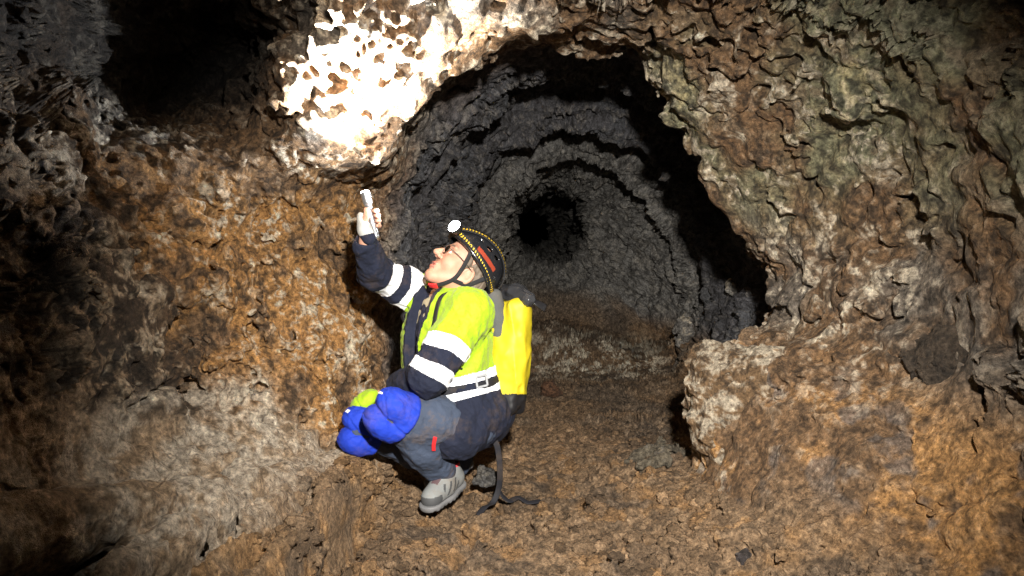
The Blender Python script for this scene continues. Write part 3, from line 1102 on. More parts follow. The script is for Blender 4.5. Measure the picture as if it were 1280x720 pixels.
def folds(P, s, a, off=0.0, ax=None, sq=.35):
    if ax is not None:
        axf = f32(ax)
        P = P - (P @ axf)[:, None] * axf * (1 - sq)
    return a * (1 - 2 * np.abs(_pn((P * s + off + 60).astype(np.float32)))) + .5 * a * _pn((P * s * 2.3 + off + 30).astype(np.float32))


UA_L, FA_L = nrm(ELB_L - SHO_L), nrm(WRI_L - ELB_L)
UA_R, FA_R = nrm(ELB_R - SHO_R), nrm(WRI_R - ELB_R)
WEND_R = ELB_R + (WRI_R - ELB_R) * .93


def arms(P):
    a = chain(P, [(SHO_L + [0, 0, -.01], .078), (SHO_L * .45 + ELB_L * .55, .070), (ELB_L, .062), (WRI_L, .046)], .03)
    b = chain(P, [(SHO_R, .075), (SHO_R * .5 + ELB_R * .5, .066), (ELB_R, .056), (WEND_R, .042)], .03)
    return a, b


def jacket_outer(P):
    t = ell(P, tp(.01, .035, TLEN * .70), (.185, .155, .20), TM)
    t = smin(t, ell(P, tp(.01, .05, TLEN * .38), (.175, .165, .21), TM), .10)
    t = smin(t, ell(P, tp(-.005, .0, .02), (.185, .165, .135), TM), .08)
    t = smin(t, cone(P, SHO_L + [0, 0, .0], SHO_R, .070, .068), .06)
    t = smin(t, cone(P, tp(0, -.02, TLEN * .9), tp(0, -.015, TLEN * 1.02), .088, .075), .04)     # collar
    a, b = arms(P)
    d = smin(smin(t, a, .035), b, .04)
    d = smin(d, ell(P, HIP_L * .80 + KNEE_L * .20 + [0.0, 0, -.012], (.105, .125, .125), TM), .05)   # tail over the hips
    d = smin(d, ell(P, HIP_R * .9 + KNEE_R * .10, (.11, .11, .12), TM), .05)
    return d


OPEN_W = .036


def open_mask(p):
    """signed distance (negative inside) from the open front of the jacket, in torso space"""
    x, y, z = p[:, 0], p[:, 1], p[:, 2]
    hw = .030 + .022 * np.clip((z - .18) / .32, 0, 1)
    return np.where((y > .02), np.maximum(np.maximum(np.abs(x + .02) - hw, .12 - z), y - .26), 1.0)


def jacket(P):
    d = jacket_outer(P)
    p = (P - f32(PEL)) @ f32(TM).T
    sa = np.minimum(cone(P, SHO_L, ELB_L, 0, 0), cone(P, ELB_L, WRI_L, 0, 0))
    fold_ = folds(P, 8.5, .011, 3, nrm([.5, .2, .9]), .35) + folds(P, 19, .0045, 9, nrm([-.6, .1, .7]), .5) + folds(P, 42, .0015, 19)
    d = d - fold_
    aa, ab_ = arms(P)
    cut = np.maximum(np.maximum(open_mask(p), -(d + .034)), .012 - np.minimum(aa, ab_))
    d = smax(d, -cut, .006)
    # hollow at the neck and at the right cuff
    d = smax(d, -cone(P, tp(0, 0, TLEN * .86), tp(.0, .02, TLEN * 1.2), .060, .085), .008)
    d = smax(d, -cone(P, WEND_R - FA_R * .012, WEND_R + FA_R * .08, .026, .034), .006)
    return d


V, Q4 = sculpt(jacket, (-.72, 2.68, .1), (.06, 3.62, 1.22), .0033)
V = relax(V, Q4, 1, .4)
fcn = V[Q4].mean(1)
p = (fcn - PEL) @ TM.T
dl, dr = arms(f32(fcn))
dtor = np.minimum(np.minimum(ell(f32(fcn), tp(.01, .035, TLEN * .70), (.185, .155, .20), TM), ell(f32(fcn), tp(.01, .05, TLEN * .38), (.175, .165, .21), TM)),
                  ell(f32(fcn), tp(-.005, .0, .02), (.185, .165, .135), TM))
tl = (fcn - SHO_L) @ UA_L / np.linalg.norm(ELB_L - SHO_L)
tr = (fcn - SHO_R) @ UA_R / np.linalg.norm(ELB_R - SHO_R)
fl = (fcn - ELB_L) @ FA_L
frr = (fcn - ELB_R) @ FA_R
wob = .012 * np.sin(p[:, 0] * 30) + .006 * np.sin(fcn[:, 2] * 60)
tz = p[:, 2] / TLEN + wob
lab = np.zeros(len(Q4), int)          # 0 yellow 1 navy 2.. bands
lab[tz < .30] = 1
lab[(tz > .245) & (tz < .30)] = 2
lab[(tz > .36) & (tz < .425)] = 3
lab[(tz >= .30) & (tz <= .36)] = 1
on_l = (dl < dtor - .012) & (dl < dr) & (tl > .12)
on_r = (dr < dtor - .004) & (dr < dl) & (tr > .1)
lab[on_l] = 0
tl = tl + .03 * np.sin(fcn[:, 0] * 25)
lab[on_l & (tl > .50) & (tl < .68)] = 4
lab[on_l & (tl >= .68)] = 1
lab[on_l & (tl > .86) & (tl < 1.03) & (fl < .03)] = 5
lab[on_r] = 0
lab[on_r & (tr > .34) & (tr < .58)] = 6
lab[on_r & (tr >= .58)] = 1
lab[on_r & (tr > .73) & (tr < .93) & (frr < .03)] = 7
om = open_mask(f32(p))
lab[(om < .020) & (p[:, 1] > .03) & ~on_l & ~on_r] = 1
lab[(p[:, 2] > TLEN * .90) & (np.hypot(p[:, 0], p[:, 1] + .01) < .098) & ~on_r & ~on_l] = 1
NJ = grid_normals(V, Q4)
jk = submesh('jacket', V, Q4, lab == 0, YEL, person)
submesh('navy_panel', V, Q4, lab == 1, NAVY, jk)
for k in range(2, 8): submesh('reflective_band', V, Q4, lab == k, REFL, jk, push=NJ * .0015)


# shirt seen through the open front
def shirt(P):
    t = ell(P, tp(.01, .03, TLEN * .68), (.155, .128, .19), TM)
    t = smin(t, ell(P, tp(.01, .045, TLEN * .36), (.145, .138, .19), TM), .08)
    t = smin(t, cone(P, tp(0, -.01, TLEN * .88), tp(0, 0, TLEN * 1.0), .070, .066), .05)
    t = t - folds(P, 16, .006, 40, TRT, .5)
    return smax(t, -cone(P, tp(0, 0, TLEN * .9), tp(0, .03, TLEN * 1.2), .058, .08), .01)


V, Q4 = sculpt(shirt, (-.55, 2.85, .2), (.05, 3.55, 1.1), .006)
mesh_obj('shirt', V, Q4, BEIGE, person)


def proj(pnt, out, fld=jacket_outer):
    """walk a point out of the jacket's surface"""
    pnt = np.array(pnt, float)
    for _ in range(14):
        d = float(fld(f32(pnt[None]))[0])
        g = np.array([float(fld(f32((pnt + e)[None]))[0]) - d for e in np.eye(3) * .004]) / .004
        pnt = pnt + (out - d) * g / (np.linalg.norm(g) + 1e-6)
    return pnt


def trousers(P):
    a = chain(P, [(HIP_L, .092), (HIP_L * .5 + KNEE_L * .5, .086), (KNEE_L, .050), (KNEE_L * .5 + ANK_L * .5 + [.012, .01, 0], .074), (KNEE_L * .14 + ANK_L * .86, .058)], .03)
    b = chain(P, [(HIP_R, .092), (HIP_R * .5 + KNEE_R * .5, .086), (KNEE_R, .050), (KNEE_R * .5 + ANK_R * .5, .072), (ANK_R + [0, 0, .015], .056)], .03)
    d = smin(a, b, .02)
    d = smin(d, ell(P, tp(0, -.01, .0), (.14, .12, .12), TM), .05)
    return d - folds(P, 11, .008, 20, (0.5, .3, -.8), .3) - folds(P, 27, .0025, 50)


V, Q4 = sculpt(trousers, (-.74, 2.72, .0), (.06, 3.66, .72), .0038)
V = relax(V, Q4, 1, .4)
tro = mesh_obj('trousers', V, Q4, TRO, person)


def fr_of(K, H, A): return nrm(-(nrm(H - K) + nrm(A - K)))


def pad(K, H, A, off):
    th, sh = nrm(H - K), nrm(A - K)
    fr = nrm(-(th + sh))
    up = nrm(th - sh)
    sd = np.cross(fr, up)
    def fn(P):
        M = np.stack([sd, fr, up])
        a = ell(P, K + up * .034 + fr * .006, (.072, .074, .054), M)
        b = ell(P, K - up * .046 + fr * .006, (.070, .074, .056), M)
        d = smin(a, b, .030)
        d = smin(d, cone(P, K + th * .06, K + sh * .06, .084, .082), .02)
        p = (P - f32(K))
        u_, s__ = p @ f32(up), p @ f32(sd)
        d = d - folds(P, 13, .0035, off, sd, .3) - folds(P, 34, .002, off + 4) + .006 * np.exp(-((u_ + .004 + .25 * s__ ** 2 * 10) / .007) ** 2)
        # stitched channels round the cup
        d = d + .0035 * np.exp(-((np.hypot(s__, u_ + .006) - .052) / .004) ** 2) + .003 * np.exp(-((u_ - .075) / .005) ** 2)
        return smax(d, -(p @ f32(fr)) - .062, .02)
    return fn


for K, H, A, off in ((KNEE_L, HIP_L, ANK_L, 5), (KNEE_R, HIP_R, ANK_R, 15)):
    V, Q4 = sculpt(pad(K, H, A, off), K - .2, K + .2, .0036)
    kp = mesh_obj('knee_pad', V, Q4, BLUE, person)
    c0 = proj(K + fr_of(K, H, A) * .05 + np.array([0, 0, .055]), .001, pad(K, H, A, off))
    n0 = nrm(c0 - K)
    e1 = nrm(np.cross(n0, [0, 0, 1.0])); e2 = np.cross(n0, e1)
    pv_ = [c0 + e1 * x_ * .011 + e2 * y_ * .007 + n0 * z_ * .0012 for z_ in (-1.5, 1) for x_, y_ in ((-1, -1), (1, -1), (1, 1), (-1, 1))]
    mesh_obj('maker_patch', pv_, [(0, 1, 2, 3), (7, 6, 5, 4), (0, 4, 5, 1), (1, 5, 6, 2), (2, 6, 7, 3), (3, 7, 4, 0)], REFL, kp, smooth=False)

# yellow patch on the right thigh, red zip pull at the left shin pocket
TH = U(456, 502, 3.12)
dirT = nrm(HIP_R - KNEE_R)


def patch(P):
    d = ell(P, TH, (.062, .050, .036), np.stack([nrm([.80, 0, .60]), [0, 1, 0], nrm([-.60, 0, .80])]))
    x = (P - f32(TH)) @ f32(nrm([.80, 0, .60]))
    return d - folds(P, 20, .003, 2) + .004 * np.exp(-((x + .012) / .004) ** 2)


V, Q4 = sculpt(patch, TH - .12, TH + .12, .004)
mesh_obj('thigh_patch', V, Q4, YEL, tro)
x = None
RED = plain('red_plastic', (.65, .03, .035), .4)
z0 = U(543, 541, 2.93); z1 = U(541, 561, 2.96)
v_, f_ = tube_bm([proj(z0, .005, trousers), proj((z0 + z1) / 2, .005, trousers), proj(z1, .005, trousers)], 0, 8, flat=(.0075, .004, (1, 0, .1)))
mesh_obj('zip_pull', v_, f_, RED, tro, smooth=False)


# shoes
def shoe(T, H, name):
    ax = nrm(T - H); up = nrm(np.array([0, 0, 1.0]) - ax * ax[2]); sd = np.cross(ax, up)
    M = np.stack([ax, sd, up])
    L_ = np.linalg.norm(T - H)
    def q_(f, s, u): return H + ax * f * L_ + sd * s + up * u
    def upper(P):
        d = chain(P, [(q_(.02, 0, .032), .036), (q_(.45, 0, .036), .042), (q_(.86, .004, .022), .040)], .03)
        d = smin(d, cone(P, q_(.10, 0, .05), q_(.13, 0, .095), .039, .037), .03)
        d = smin(d, cone(P, q_(.22, 0, .075), q_(.75, 0, .035), .030, .030), .03)
        d = smax(d, -((P - f32(q_(0, 0, .002))) @ f32(up)), .004)
        return smax(d, -cone(P, q_(.12, 0, .09), q_(.11, 0, .16), .030, .034), .006)
    def sole(P):
        d = chain(P, [(q_(.0, 0, 0), .042), (q_(.45, 0, 0), .045), (q_(.88, .004, .004), .047)], .03)
        h = (P - f32(H)) @ f32(up)
        x = (P - f32(H)) @ f32(ax)
        tread = .003 * np.sign(np.sin(x * 260))
        return smax(d, np.maximum(h - .008, -.014 - h + tread), .006)
    V, Q4 = sculpt(upper, np.minimum(H, T) - .11, np.maximum(H, T) + .16, .0032)
    fc_ = (V[Q4].mean(1) - H) @ M.T
    fr_ = fc_[:, 0] / L_
    lab = np.zeros(len(Q4), int)
    lab[(fr_ > .80) & (fc_[:, 2] < .040) | (fc_[:, 2] < .013)] = 1
    lab[(np.abs(fc_[:, 1]) < .020 - .006 * fr_) & (fr_ > .24) & (fr_ < .76) & (fc_[:, 2] > .05)] = 2
    lab[(fr_ < .30) & (fc_[:, 2] > .098)] = 3
    # slanted dark bars on the sides
    bar = np.sin((fr_ * L_ + fc_[:, 2] * .7) * 190)
    lab[(lab == 0) & (bar > .45) & (fr_ > .22) & (fr_ < .72) & (fc_[:, 2] > .022) & (fc_[:, 2] < .066)] = 4
    lab[(lab == 4) & (fc_[:, 1] < 0)] = 5
    sh_ = submesh('shoe', V, Q4, lab == 0, SHOE, person)
    submesh('toe_cap', V, Q4, lab == 1, SHOED, sh_)
    submesh('tongue', V, Q4, lab == 2, SHOET, sh_)
    submesh('ankle_collar', V, Q4, lab == 3, PINK, sh_)
    submesh('side_lacing', V, Q4, lab == 4, SHOED, sh_)
    submesh('side_lacing', V, Q4, lab == 5, SHOED, sh_)
    V, Q4 = sculpt(sole, np.minimum(H, T) - .09, np.maximum(H, T) + .09, .004)
    mesh_obj('sole', V, Q4, SOLE, sh_)
    for k in range(5):
        f0 = .32 + .09 * k
        hh = .112 - .066 * (f0 - .22) / .53
        v_, f_ = tube_bm([q_(f0, -.024, hh - .012), q_(f0 + .02, 0, hh), q_(f0, .024, hh - .012)], .0028, 6)
        mesh_obj('lace', v_, f_, SOLE, sh_)


SHOE = cloth_material('grey_shoe_mesh', (.20, .21, .21), .75, fold=.1, dirt=.8)
SHOED = plain('dark_grey_rubber', (.055, .057, .06), .7)
SHOET = cloth_material('brown_tongue_cloth', (.10, .062, .068), .85, fold=.1)
PINK = cloth_material('red_collar_cloth', (.55, .05, .06), .8, fold=.05)
SOLE = plain('pale_sole', (.15, .15, .155), .7)
shoe(TOE_L, HEEL_L, 'l')
shoe(TOE_R, HEEL_R, 'r')


# hair behind the ear and at the nape
def hair(P):
    p = ((P - f32(HEADC)) @ f32(HM).T) / HS
    ax = p.copy(); ax[:, 0] = np.abs(ax[:, 0])
    d = ell(p, (0, -.018, .030), (.079, .098, .088))
    d = smin(d, ell(ax, (.050, -.060, -.035), (.030, .042, .042)), .03)
    d = smax(d, p[:, 2] * .6 + p[:, 1] - .012, .01)
    side = ell(ax, (.071, .018, .000), (.010, .014, .036))
    d = smin(d, side, .006)
    d = smax(d, -ell(ax, (.082, -.010, -.032), (.030, .026, .036)), .006)
    d = d * HS
    return d - .0045 * _pn((p @ f32(np.diag((120, 120, 28))) + 50).astype(np.float32))


V, Q4 = sculpt(hair, HEADC - .17, HEADC + .17, .0028)
mesh_obj('hair', V, Q4, cloth_material('greying_brown_hair', (.13, .10, .075), .6, var=.4, fold=.3), person)

# glasses
DKM = plain('dark_frame', (.02, .018, .016), .35)
m, nt, b = new_mat('spectacle_glass')
b.inputs['Base Color'].default_value = (.9, .95, .95, 1); b.inputs['Roughness'].default_value = .05
b.inputs['Transmission Weight'].default_value = 1; b.inputs['IOR'].default_value = 1.05
_n = nt.nodes.new('ShaderNodeTexNoise'); _n.inputs['Scale'].default_value = 300
_mr = nt.nodes.new('ShaderNodeMapRange'); _mr.inputs['To Min'].default_value = .02; _mr.inputs['To Max'].default_value = .1
nt.links.new(_n.outputs['Fac'], _mr.inputs['Value']); nt.links.new(_mr.outputs['Result'], b.inputs['Roughness'])
GLM = m
gl = None
gv, gf = [], []


def add_to(v, f):
    o = len(gv)
    gv.extend(v); gf.extend([tuple(i + o for i in g) for g in f])


for s in (-1, 1):
    loop = [hp(s * .034 + .024 * math.cos(a), .107 - .10 * abs(.024 * math.cos(a) + 0 * s) * .3, -.004 + .017 * math.sin(a)) for a in np.linspace(0, 2 * math.pi, 17)]
    add_to(*tube_bm(loop, .0016, 6, cap=False))
    add_to(*tube_bm([hp(s * .058, .104, .001), hp(s * .070, .075, .002), hp(s * .079, .03, -.003), hp(s * .083, -.012, -.010)], .0016, 6))
add_to(*tube_bm([hp(-.010, .107, .0), hp(0, .111, .003), hp(.010, .107, .0)], .0015, 6))
gl = mesh_obj('glasses', gv, gf, DKM, person)
for s in (-1, 1):
    n0 = 20
    vv = [hp(s * .034 + .0235 * math.cos(a), .1065, -.004 + .0165 * math.sin(a)) for a in np.linspace(0, 2 * math.pi, n0, endpoint=False)]
    vv += [v - HF * .0018 for v in vv]
    ff = [tuple(range(n0)), tuple(range(2 * n0 - 1, n0 - 1, -1))] + [(k, k + n0, (k + 1) % n0 + n0, (k + 1) % n0) for k in range(n0)]
    mesh_obj('lens', vv, ff, GLM, gl, smooth=False)


# fingerless work glove on the raised hand
def glove(P):
    d = ell(P, gp(-.034, .006, -.006), (.020, .034, .047), np.stack([HSD, HBK, TAX]))
    d = smin(d, cone(P, gp(-.031, .004, -.03), gp(-.024, .006, -.058), .0275, .0285), .02)
    for ch in FINGERS: d = smin(d, cone(P, ch[0][0], ch[1][0], ch[0][1] + .003, ch[1][1] + .003), .008)
    d = smin(d, cone(P, THUMB[0][0], THUMB[1][0], .0165, .0145), .012)
    return smax(d, -cone(P, TORCH_END, TORCH_TIP, .0145, .0145), .002)


V, Q4 = sculpt(glove, TC - .11, TC + .11, .0022)
ct = (V[Q4].mean(1) - TC) @ TAX
GLV = cloth_material('pale_grey_glove_cloth', (.45, .45, .43), .8, fold=.15)
gv_ = submesh('glove', V, Q4, ct > -.044, GLV, person)
submesh('glove_cuff', V, Q4, ct <= -.044, NAVY, gv_)

# ------------------------------------------------------------------ torch in the hand
MET = plain('brushed_metal', (.55, .56, .58), .32, metal=.85, var=.1)
BLK = plain('black_plastic', (.014, .014, .016), .35, var=.3)
torch = empty('torch', TORCH_END)
tag(torch, 'slim lit metal torch gripped upright in the raised hand', 'torch')
TL = np.linalg.norm(TORCH_TIP - TORCH_END)
v_, f_ = lathe(TORCH_END, TORCH_TIP, [(0, .006), (0, .0105), (.05, .012), (.10, .012), (.11, .0108), (.13, .012), (.40, .0125), (.42, .0115), (.62, .0115), (.64, .0125), (.70, .0125)])
mesh_obj('barrel', v_, f_, MET, torch)
v_, f_ = lathe(TORCH_END, TORCH_TIP, [(.701, .0125), (.76, .0165), (.80, .0170), (.94, .0175), (.97, .0185), (1.0, .0185), (1.0, .0165), (.975, .0155)])
mesh_obj('torch_head', v_, f_, MET, torch)
v_, f_ = lathe(TORCH_TIP - TAX * .001, TORCH_TIP + TAX * .006, [(0, .0160), (.5, .0145), (.9, .008), (1.0, .001)])
mesh_obj('lens', v_, f_, glow('lit_torch_lens', (1, .97, .92), 60), torch)

# ------------------------------------------------------------------ helmet with its lamp
helmet = empty('helmet', hp(0, -.01, .05))
tag(helmet, 'black caving helmet with yellow dashed straps worn by the crouching caver', 'helmet')
SHELL = plain('glossy_black_shell', (.012, .013, .016), .22, var=.3)
HC = (0, -.012, .035)


def hl(P): return ((P - f32(HEADC)) @ f32(HM).T) / HS


def rim(p): return p[:, 2] - (.022 + .26 * np.clip(p[:, 1], -.2, .2) - 1.2 * np.maximum(-p[:, 1] - .03, 0) ** 2)


def shell(P):
    p = hl(P)
    d = ell(p, HC, (.103, .131, .112))
    ridge = ell(p, (0, -.015, .045), (.045, .130, .108))
    d = smin(d, ridge, .02)
    d = smin(d, smax(ell(p, (0, -.012, .035), (.111, .141, .12)), np.abs(rim(p) - .008) - .007, .004), .004)   # rolled rim
    d = smax(d, -ell(p, HC, (.094, .121, .104)), .003)
    d = smax(d, -rim(p), .004)
    for s in (-1, 1):        # vents
        for y in (-.05, -.005, .04):
            d = smax(d, -ell(p, (s * .085, y, .100 + .12 * y), (.022, .015, .007)), .004)
    return d * HS


V, Q4 = sculpt(shell, HEADC - .2, HEADC + .22, .003)
fcl = hl(f32(V[Q4].mean(1)))
lab = np.zeros(len(Q4), int)
zc = fcl[:, 2] - (.062 + .18 * fcl[:, 1])
lab[(fcl[:, 0] < -.05) & (zc < .009) & (zc > -.007) & (fcl[:, 1] > -.07) & (fcl[:, 1] < .035)] = 1
sh = submesh('shell', V, Q4, lab == 0, SHELL, helmet)
submesh('side_panel', V, Q4, lab == 1, plain('orange_red_panel', (.26, .04, .02), .35), helmet)


def on_shell(x, y, z, up=.004):
    """push a head-space direction out onto the shell"""
    d = np.array([x, y, z]) - np.array(HC)
    k = np.linalg.norm(d / np.array((.103, .131, .112)))
    d2 = d / k
    d2 = d2 * (1 + .07 * max(0, 1 - abs(d2[0]) / .07))
    return hp(*(np.array(HC) + d2 * (1 + up / .11)))


STRAP = cloth_material('black_elastic', (.016, .016, .018), .8, fold=.05)
YDASH = plain('yellow_print', (.75, .50, .03), .6)
bands = []
band1 = [(s_, a) for s_, a in ()]


def band(pts, name):
    """an elastic on the shell: pts in head space, pushed out; yellow chevrons woven into it"""
    P3 = [on_shell(*q, up=.006) for q in pts]
    mid = hp(*HC)
    V, Fc = [], []
    fine = []
    for i in range(len(pts) - 1):
        for t in np.linspace(0, 1, 9)[:-1]:
            fine.append(np.array(pts[i]) * (1 - t) + np.array(pts[i + 1]) * t)
    fine.append(np.array(pts[-1]))
    P3 = [on_shell(*q, up=.006) for q in fine]
    hw = .0115
    for i, pnt in enumerate(P3):
        t = nrm(P3[min(i + 1, len(P3) - 1)] - P3[max(i - 1, 0)])
        nn = nrm(pnt - mid); nn = nrm(nn - t * (nn @ t)); sdv = np.cross(t, nn)
        for a, b_ in ((-1, 0), (1, 0), (1, -.004), (-1, -.004)):
            V.append(pnt + sdv * hw * a + nn * b_)
    for i in range(len(P3) - 1):
        for k in range(4):
            a, b_ = i * 4 + k, i * 4 + (k + 1) % 4
            Fc.append((a, b_, b_ + 4, a + 4))
    st = mesh_obj('strap', V, Fc, STRAP, helmet, smooth=False)
    # chevrons
    L_ = np.concatenate([[0], np.cumsum([np.linalg.norm(P3[i + 1] - P3[i]) for i in range(len(P3) - 1)])])
    cv, cf = [], []
    def at(s, sidew, h):
        k = int(np.clip(np.searchsorted(L_, s) - 1, 0, len(P3) - 2))
        f = (s - L_[k]) / (L_[k + 1] - L_[k])
        pnt = P3[k] * (1 - f) + P3[k + 1] * f
        t = nrm(P3[k + 1] - P3[k]); nn = nrm(pnt - mid); nn = nrm(nn - t * (nn @ t)); sdv = np.cross(t, nn)
        return pnt + sdv * sidew + nn * h
    s = .008
    cnt = 0
    while s < L_[-1] - .012:
        if cnt % 9 == 7:            # a round mark between the runs
            o = len(cv)
            for k in range(14):
                for rr in (.0065, .0038):
                    a = 2 * math.pi * k / 14
                    cv.append(at(s + .006 + rr * math.cos(a), rr * math.sin(a), .0012))
            for k in range(14):
                a, b_ = o + 2 * k, o + 2 * ((k + 1) % 14)
                cf.append((a, b_, b_ + 1, a + 1))
            s += .018
        else:
            o = len(cv)
            for (ds, w_) in ((0, -.0065), (.0045, 0), (0, .0065), (.0048, .0065), (.0093, 0), (.0048, -.0065)):
                cv.append(at(s + ds, w_, .0012))
            cf += [(o, o + 1, o + 4, o + 5), (o + 1, o + 2, o + 3, o + 4)]
            s += .0125
        cnt += 1
    mesh_obj('woven_marks', cv, cf, YDASH, st, smooth=False)


band([(-.02, .12, .075), (-.06, .09, .062), (-.09, .03, .045), (-.10, -.03, .026), (-.085, -.08, .008), (-.03, -.12, .0), (.03, -.12, .0), (.085, -.08, .008),
      (.10, -.03, .026), (.09, .03, .045), (.06, .09, .062), (.02, .12, .075)], 'side')
band([(-.025, .115, .09), (-.050, .08, .115), (-.060, .03, .128), (-.060, -.03, .122), (-.050, -.08, .092), (-.02, -.12, .04), (0, -.13, .005)], 'top')

# chin strap
cs = []
for s in (-1, 1):
    cs.append([hp(s * .093, .045, .035), hp(s * .082, .028, -.02), hp(s * .070, .022, -.075), hp(s * .035, .045, -.128), hp(0, .058, -.136)])
    cs.append([hp(s * .088, -.062, .005), hp(s * .080, -.030, -.055), hp(s * .070, .020, -.078)])
cv, cf = [], []
for ln in cs:
    a, b_ = tube_bm(ln, 0, 8, flat=(.0085, .0018, HF))
    o = len(cv); cv += a; cf += [tuple(i + o for i in g) for g in b_]
ch = mesh_obj('chin_strap', cv, cf, STRAP, helmet)
v_, f_ = tube_bm([hp(-.040, .044, -.130), hp(-.026, .052, -.137), hp(-.010, .058, -.141)], 0, 8, flat=(.011, .005, HF))
mesh_obj('buckle', v_, f_, RED, ch, smooth=False)

# the headlamp on its bracket at the front of the shell
lampd = nrm(.75 * HF + .45 * HU)
L0 = on_shell(0, .12, .085, up=.0)
LAMP_END = HEADLAMP
hlmp = tube_bm([L0 - lampd * .01, (L0 + LAMP_END) / 2, LAMP_END - lampd * .012], lambda t: .013 + .006 * t, 12)
hb = mesh_obj('headlamp', *hlmp, MET, helmet)
LD = nrm(np.array([-.45, -.62, .62]))
v_, f_ = lathe(HEADLAMP - LD * .030, HEADLAMP, [(0, .012), (.05, .018), (.5, .024), (.95, .0265), (1.0, .025)])
mesh_obj('housing', v_, f_, BLK, hb)
v_, f_ = lathe(HEADLAMP, HEADLAMP + LD * .014, [(0, .0245), (.4, .0225), (.8, .014), (1, .002)])
mesh_obj('lens', v_, f_, glow('lit_headlamp_lens', (.9, .95, 1), 60), hb)

# ------------------------------------------------------------------ yellow dry-bag rucksack
PACKY = plain('yellow_pvc', (.50, .40, .010), .6, var=.2, scale=12)
pk = empty('rucksack', tp(-.06, -.24, .1))
tag(pk, 'yellow roll-top dry bag rucksack with black base, worn on the caver\'s back', 'rucksack')
PB, PT = U(629, 508, 3.22), U(631, 384, 3.27)
pax = nrm(PT - PB)
psd = nrm(TRT - pax * (TRT @ pax)); pfr = np.cross(pax, psd)
PMx = np.stack([psd, pfr, pax])
PL = np.linalg.norm(PT - PB)


def packp(x, y, z): return PB + psd * x + pfr * y + pax * z


def pack(P):
    p = (P - f32(PB)) @ f32(PMx).T
    h = p[:, 2]
    rr = np.hypot(p[:, 0] * .70, p[:, 1])
    d = rr - (.068 + .034 * np.clip(h / PL, 0, 1) + .004 * np.sin(h * 11))
    d = smax(d, np.abs(h - PL * .49) - PL * .55, .035)
    fo = .010 * (1 - 2 * np.abs(_pn((p * f32([16, 16, 5]) + 40).astype(np.float32)))) + .003 * _pn((p * 30 + 20).astype(np.float32))
    # the shoulders of the bag flatten toward the rolled mouth
    top = np.clip((h - PL * .80) / (PL * .30), 0, 1)
    d = d + top * (np.abs(p[:, 1]) * .35 - .008)
    return d - fo


V, Q4 = sculpt(pack, PB - .24, PT + .2, .0038)
V = relax(V, Q4, 1, .4)
hz = (V[Q4].mean(1) - PB) @ pax
submesh('bag', V, Q4, hz >= .05, PACKY, pk)
submesh('base', V, Q4, hz < .05, BLK, pk)


def roll(P):
    d = chain(P, [(packp(-.15, -.02, PL * 1.05), .026), (packp(-.06, -.02, PL * 1.12), .038), (packp(.05, -.01, PL * 1.13), .040), (packp(.13, .0, PL * 1.07), .030)], .02)
    p = (P - f32(PT)) @ f32(PMx).T
    return d - .006 * (1 - 2 * np.abs(_pn((p * f32([14, 40, 40]) + 70).astype(np.float32))))


V, Q4 = sculpt(roll, PT - .2, PT + .2, .0035)
rl = mesh_obj('roll_top', V, Q4, plain('glossy_black_vinyl', (.035, .036, .04), .16, var=.3), pk)
v_, f_ = tube_bm([packp(-.135, -.02, PL * 1.07), packp(-.16, -.05, PL * 1.02), packp(-.165, -.09, PL * .97)], 0, 8, flat=(.016, .005, pfr))
mesh_obj('clip', v_, f_, BLK, rl)


def panel(P):
    c0 = tp(-.02, -.135, TLEN * .60)
    p = (P - f32(c0)) @ f32(TM).T
    d = rbox(P, c0, (.125, .034, .205), .032, TM)
    return d + .0015 * np.cos(p[:, 2] * 110)


V, Q4 = sculpt(panel, tp(0, -.15, TLEN * .6) - .36, tp(0, -.15, TLEN * .6) + .36, .005)
mesh_obj('back_panel', V, Q4, cloth_material('grey_mesh_padding', (.085, .09, .09), .9, weave=500), pk)
# harness: shoulder strap over the near shoulder, hip belt with its buckle, loose strap to the floor
WEB = cloth_material('black_webbing', (.013, .013, .017), .75, fold=.05)


def strap_on(pts, hw, name, mat, parent, out=.010, side=TRT):
    pp = [proj(q, out) for q in pts]
    v_, f_ = tube_bm(pp, 0, 8, flat=(hw, .003, side))
    return mesh_obj(name, v_, f_, mat, parent)


for s in (-1, 1):
    strap_on([tp(s * .085, -.15, TLEN * .86), tp(s * .095, -.06, TLEN * 1.0), tp(s * .10, .05, TLEN * .97), tp(s * .105, .12, TLEN * .80), tp(s * .12, .13, TLEN * .62), tp(s * .15, .08, TLEN * .48)],
             .016, 'shoulder_strap', WEB, pk)
hb_ = strap_on([tp(-.10, -.14, TLEN * .30), tp(-.17, -.06, TLEN * .31), tp(-.17, .04, TLEN * .31), tp(-.11, .14, TLEN * .32)], .014, 'hip_belt', WEB, pk, .012, TUP)
bc = proj(tp(-.178, .02, TLEN * .345), .018)
bn = nrm(bc - tp(0, .02, TLEN * .34))
bs = nrm(np.cross(TUP, bn))
loop = [bc + bs * .022 * a + TUP * .020 * b_ for a, b_ in ((-1, -1), (1, -1), (1, 1), (-1, 1), (-1, -1))]
fr_v, fr_f = [], []
for i in range(4):
    a, b_ = tube_bm([loop[i], (loop[i] + loop[i + 1]) / 2, loop[i + 1]], .0048, 8)
    o = len(fr_v); fr_v += a; fr_f += [tuple(k + o for k in g) for g in b_]
mesh_obj('belt_buckle', fr_v, fr_f, plain('grey_plastic', (.30, .31, .33), .45), hb_)
v_, f_ = tube_bm([U(613, 508, 3.13), U(614, 540, 3.13), U(622, 560, 3.14), U(625, 590, 3.16), U(623, 612, 3.18), U(616, 628, 3.16), U(606, 634, 3.12), U(598, 644, 3.08)], 0, 8, flat=(.012, .0022, (1, .25, .1)))
mesh_obj('hanging_strap', v_, f_, WEB, pk)
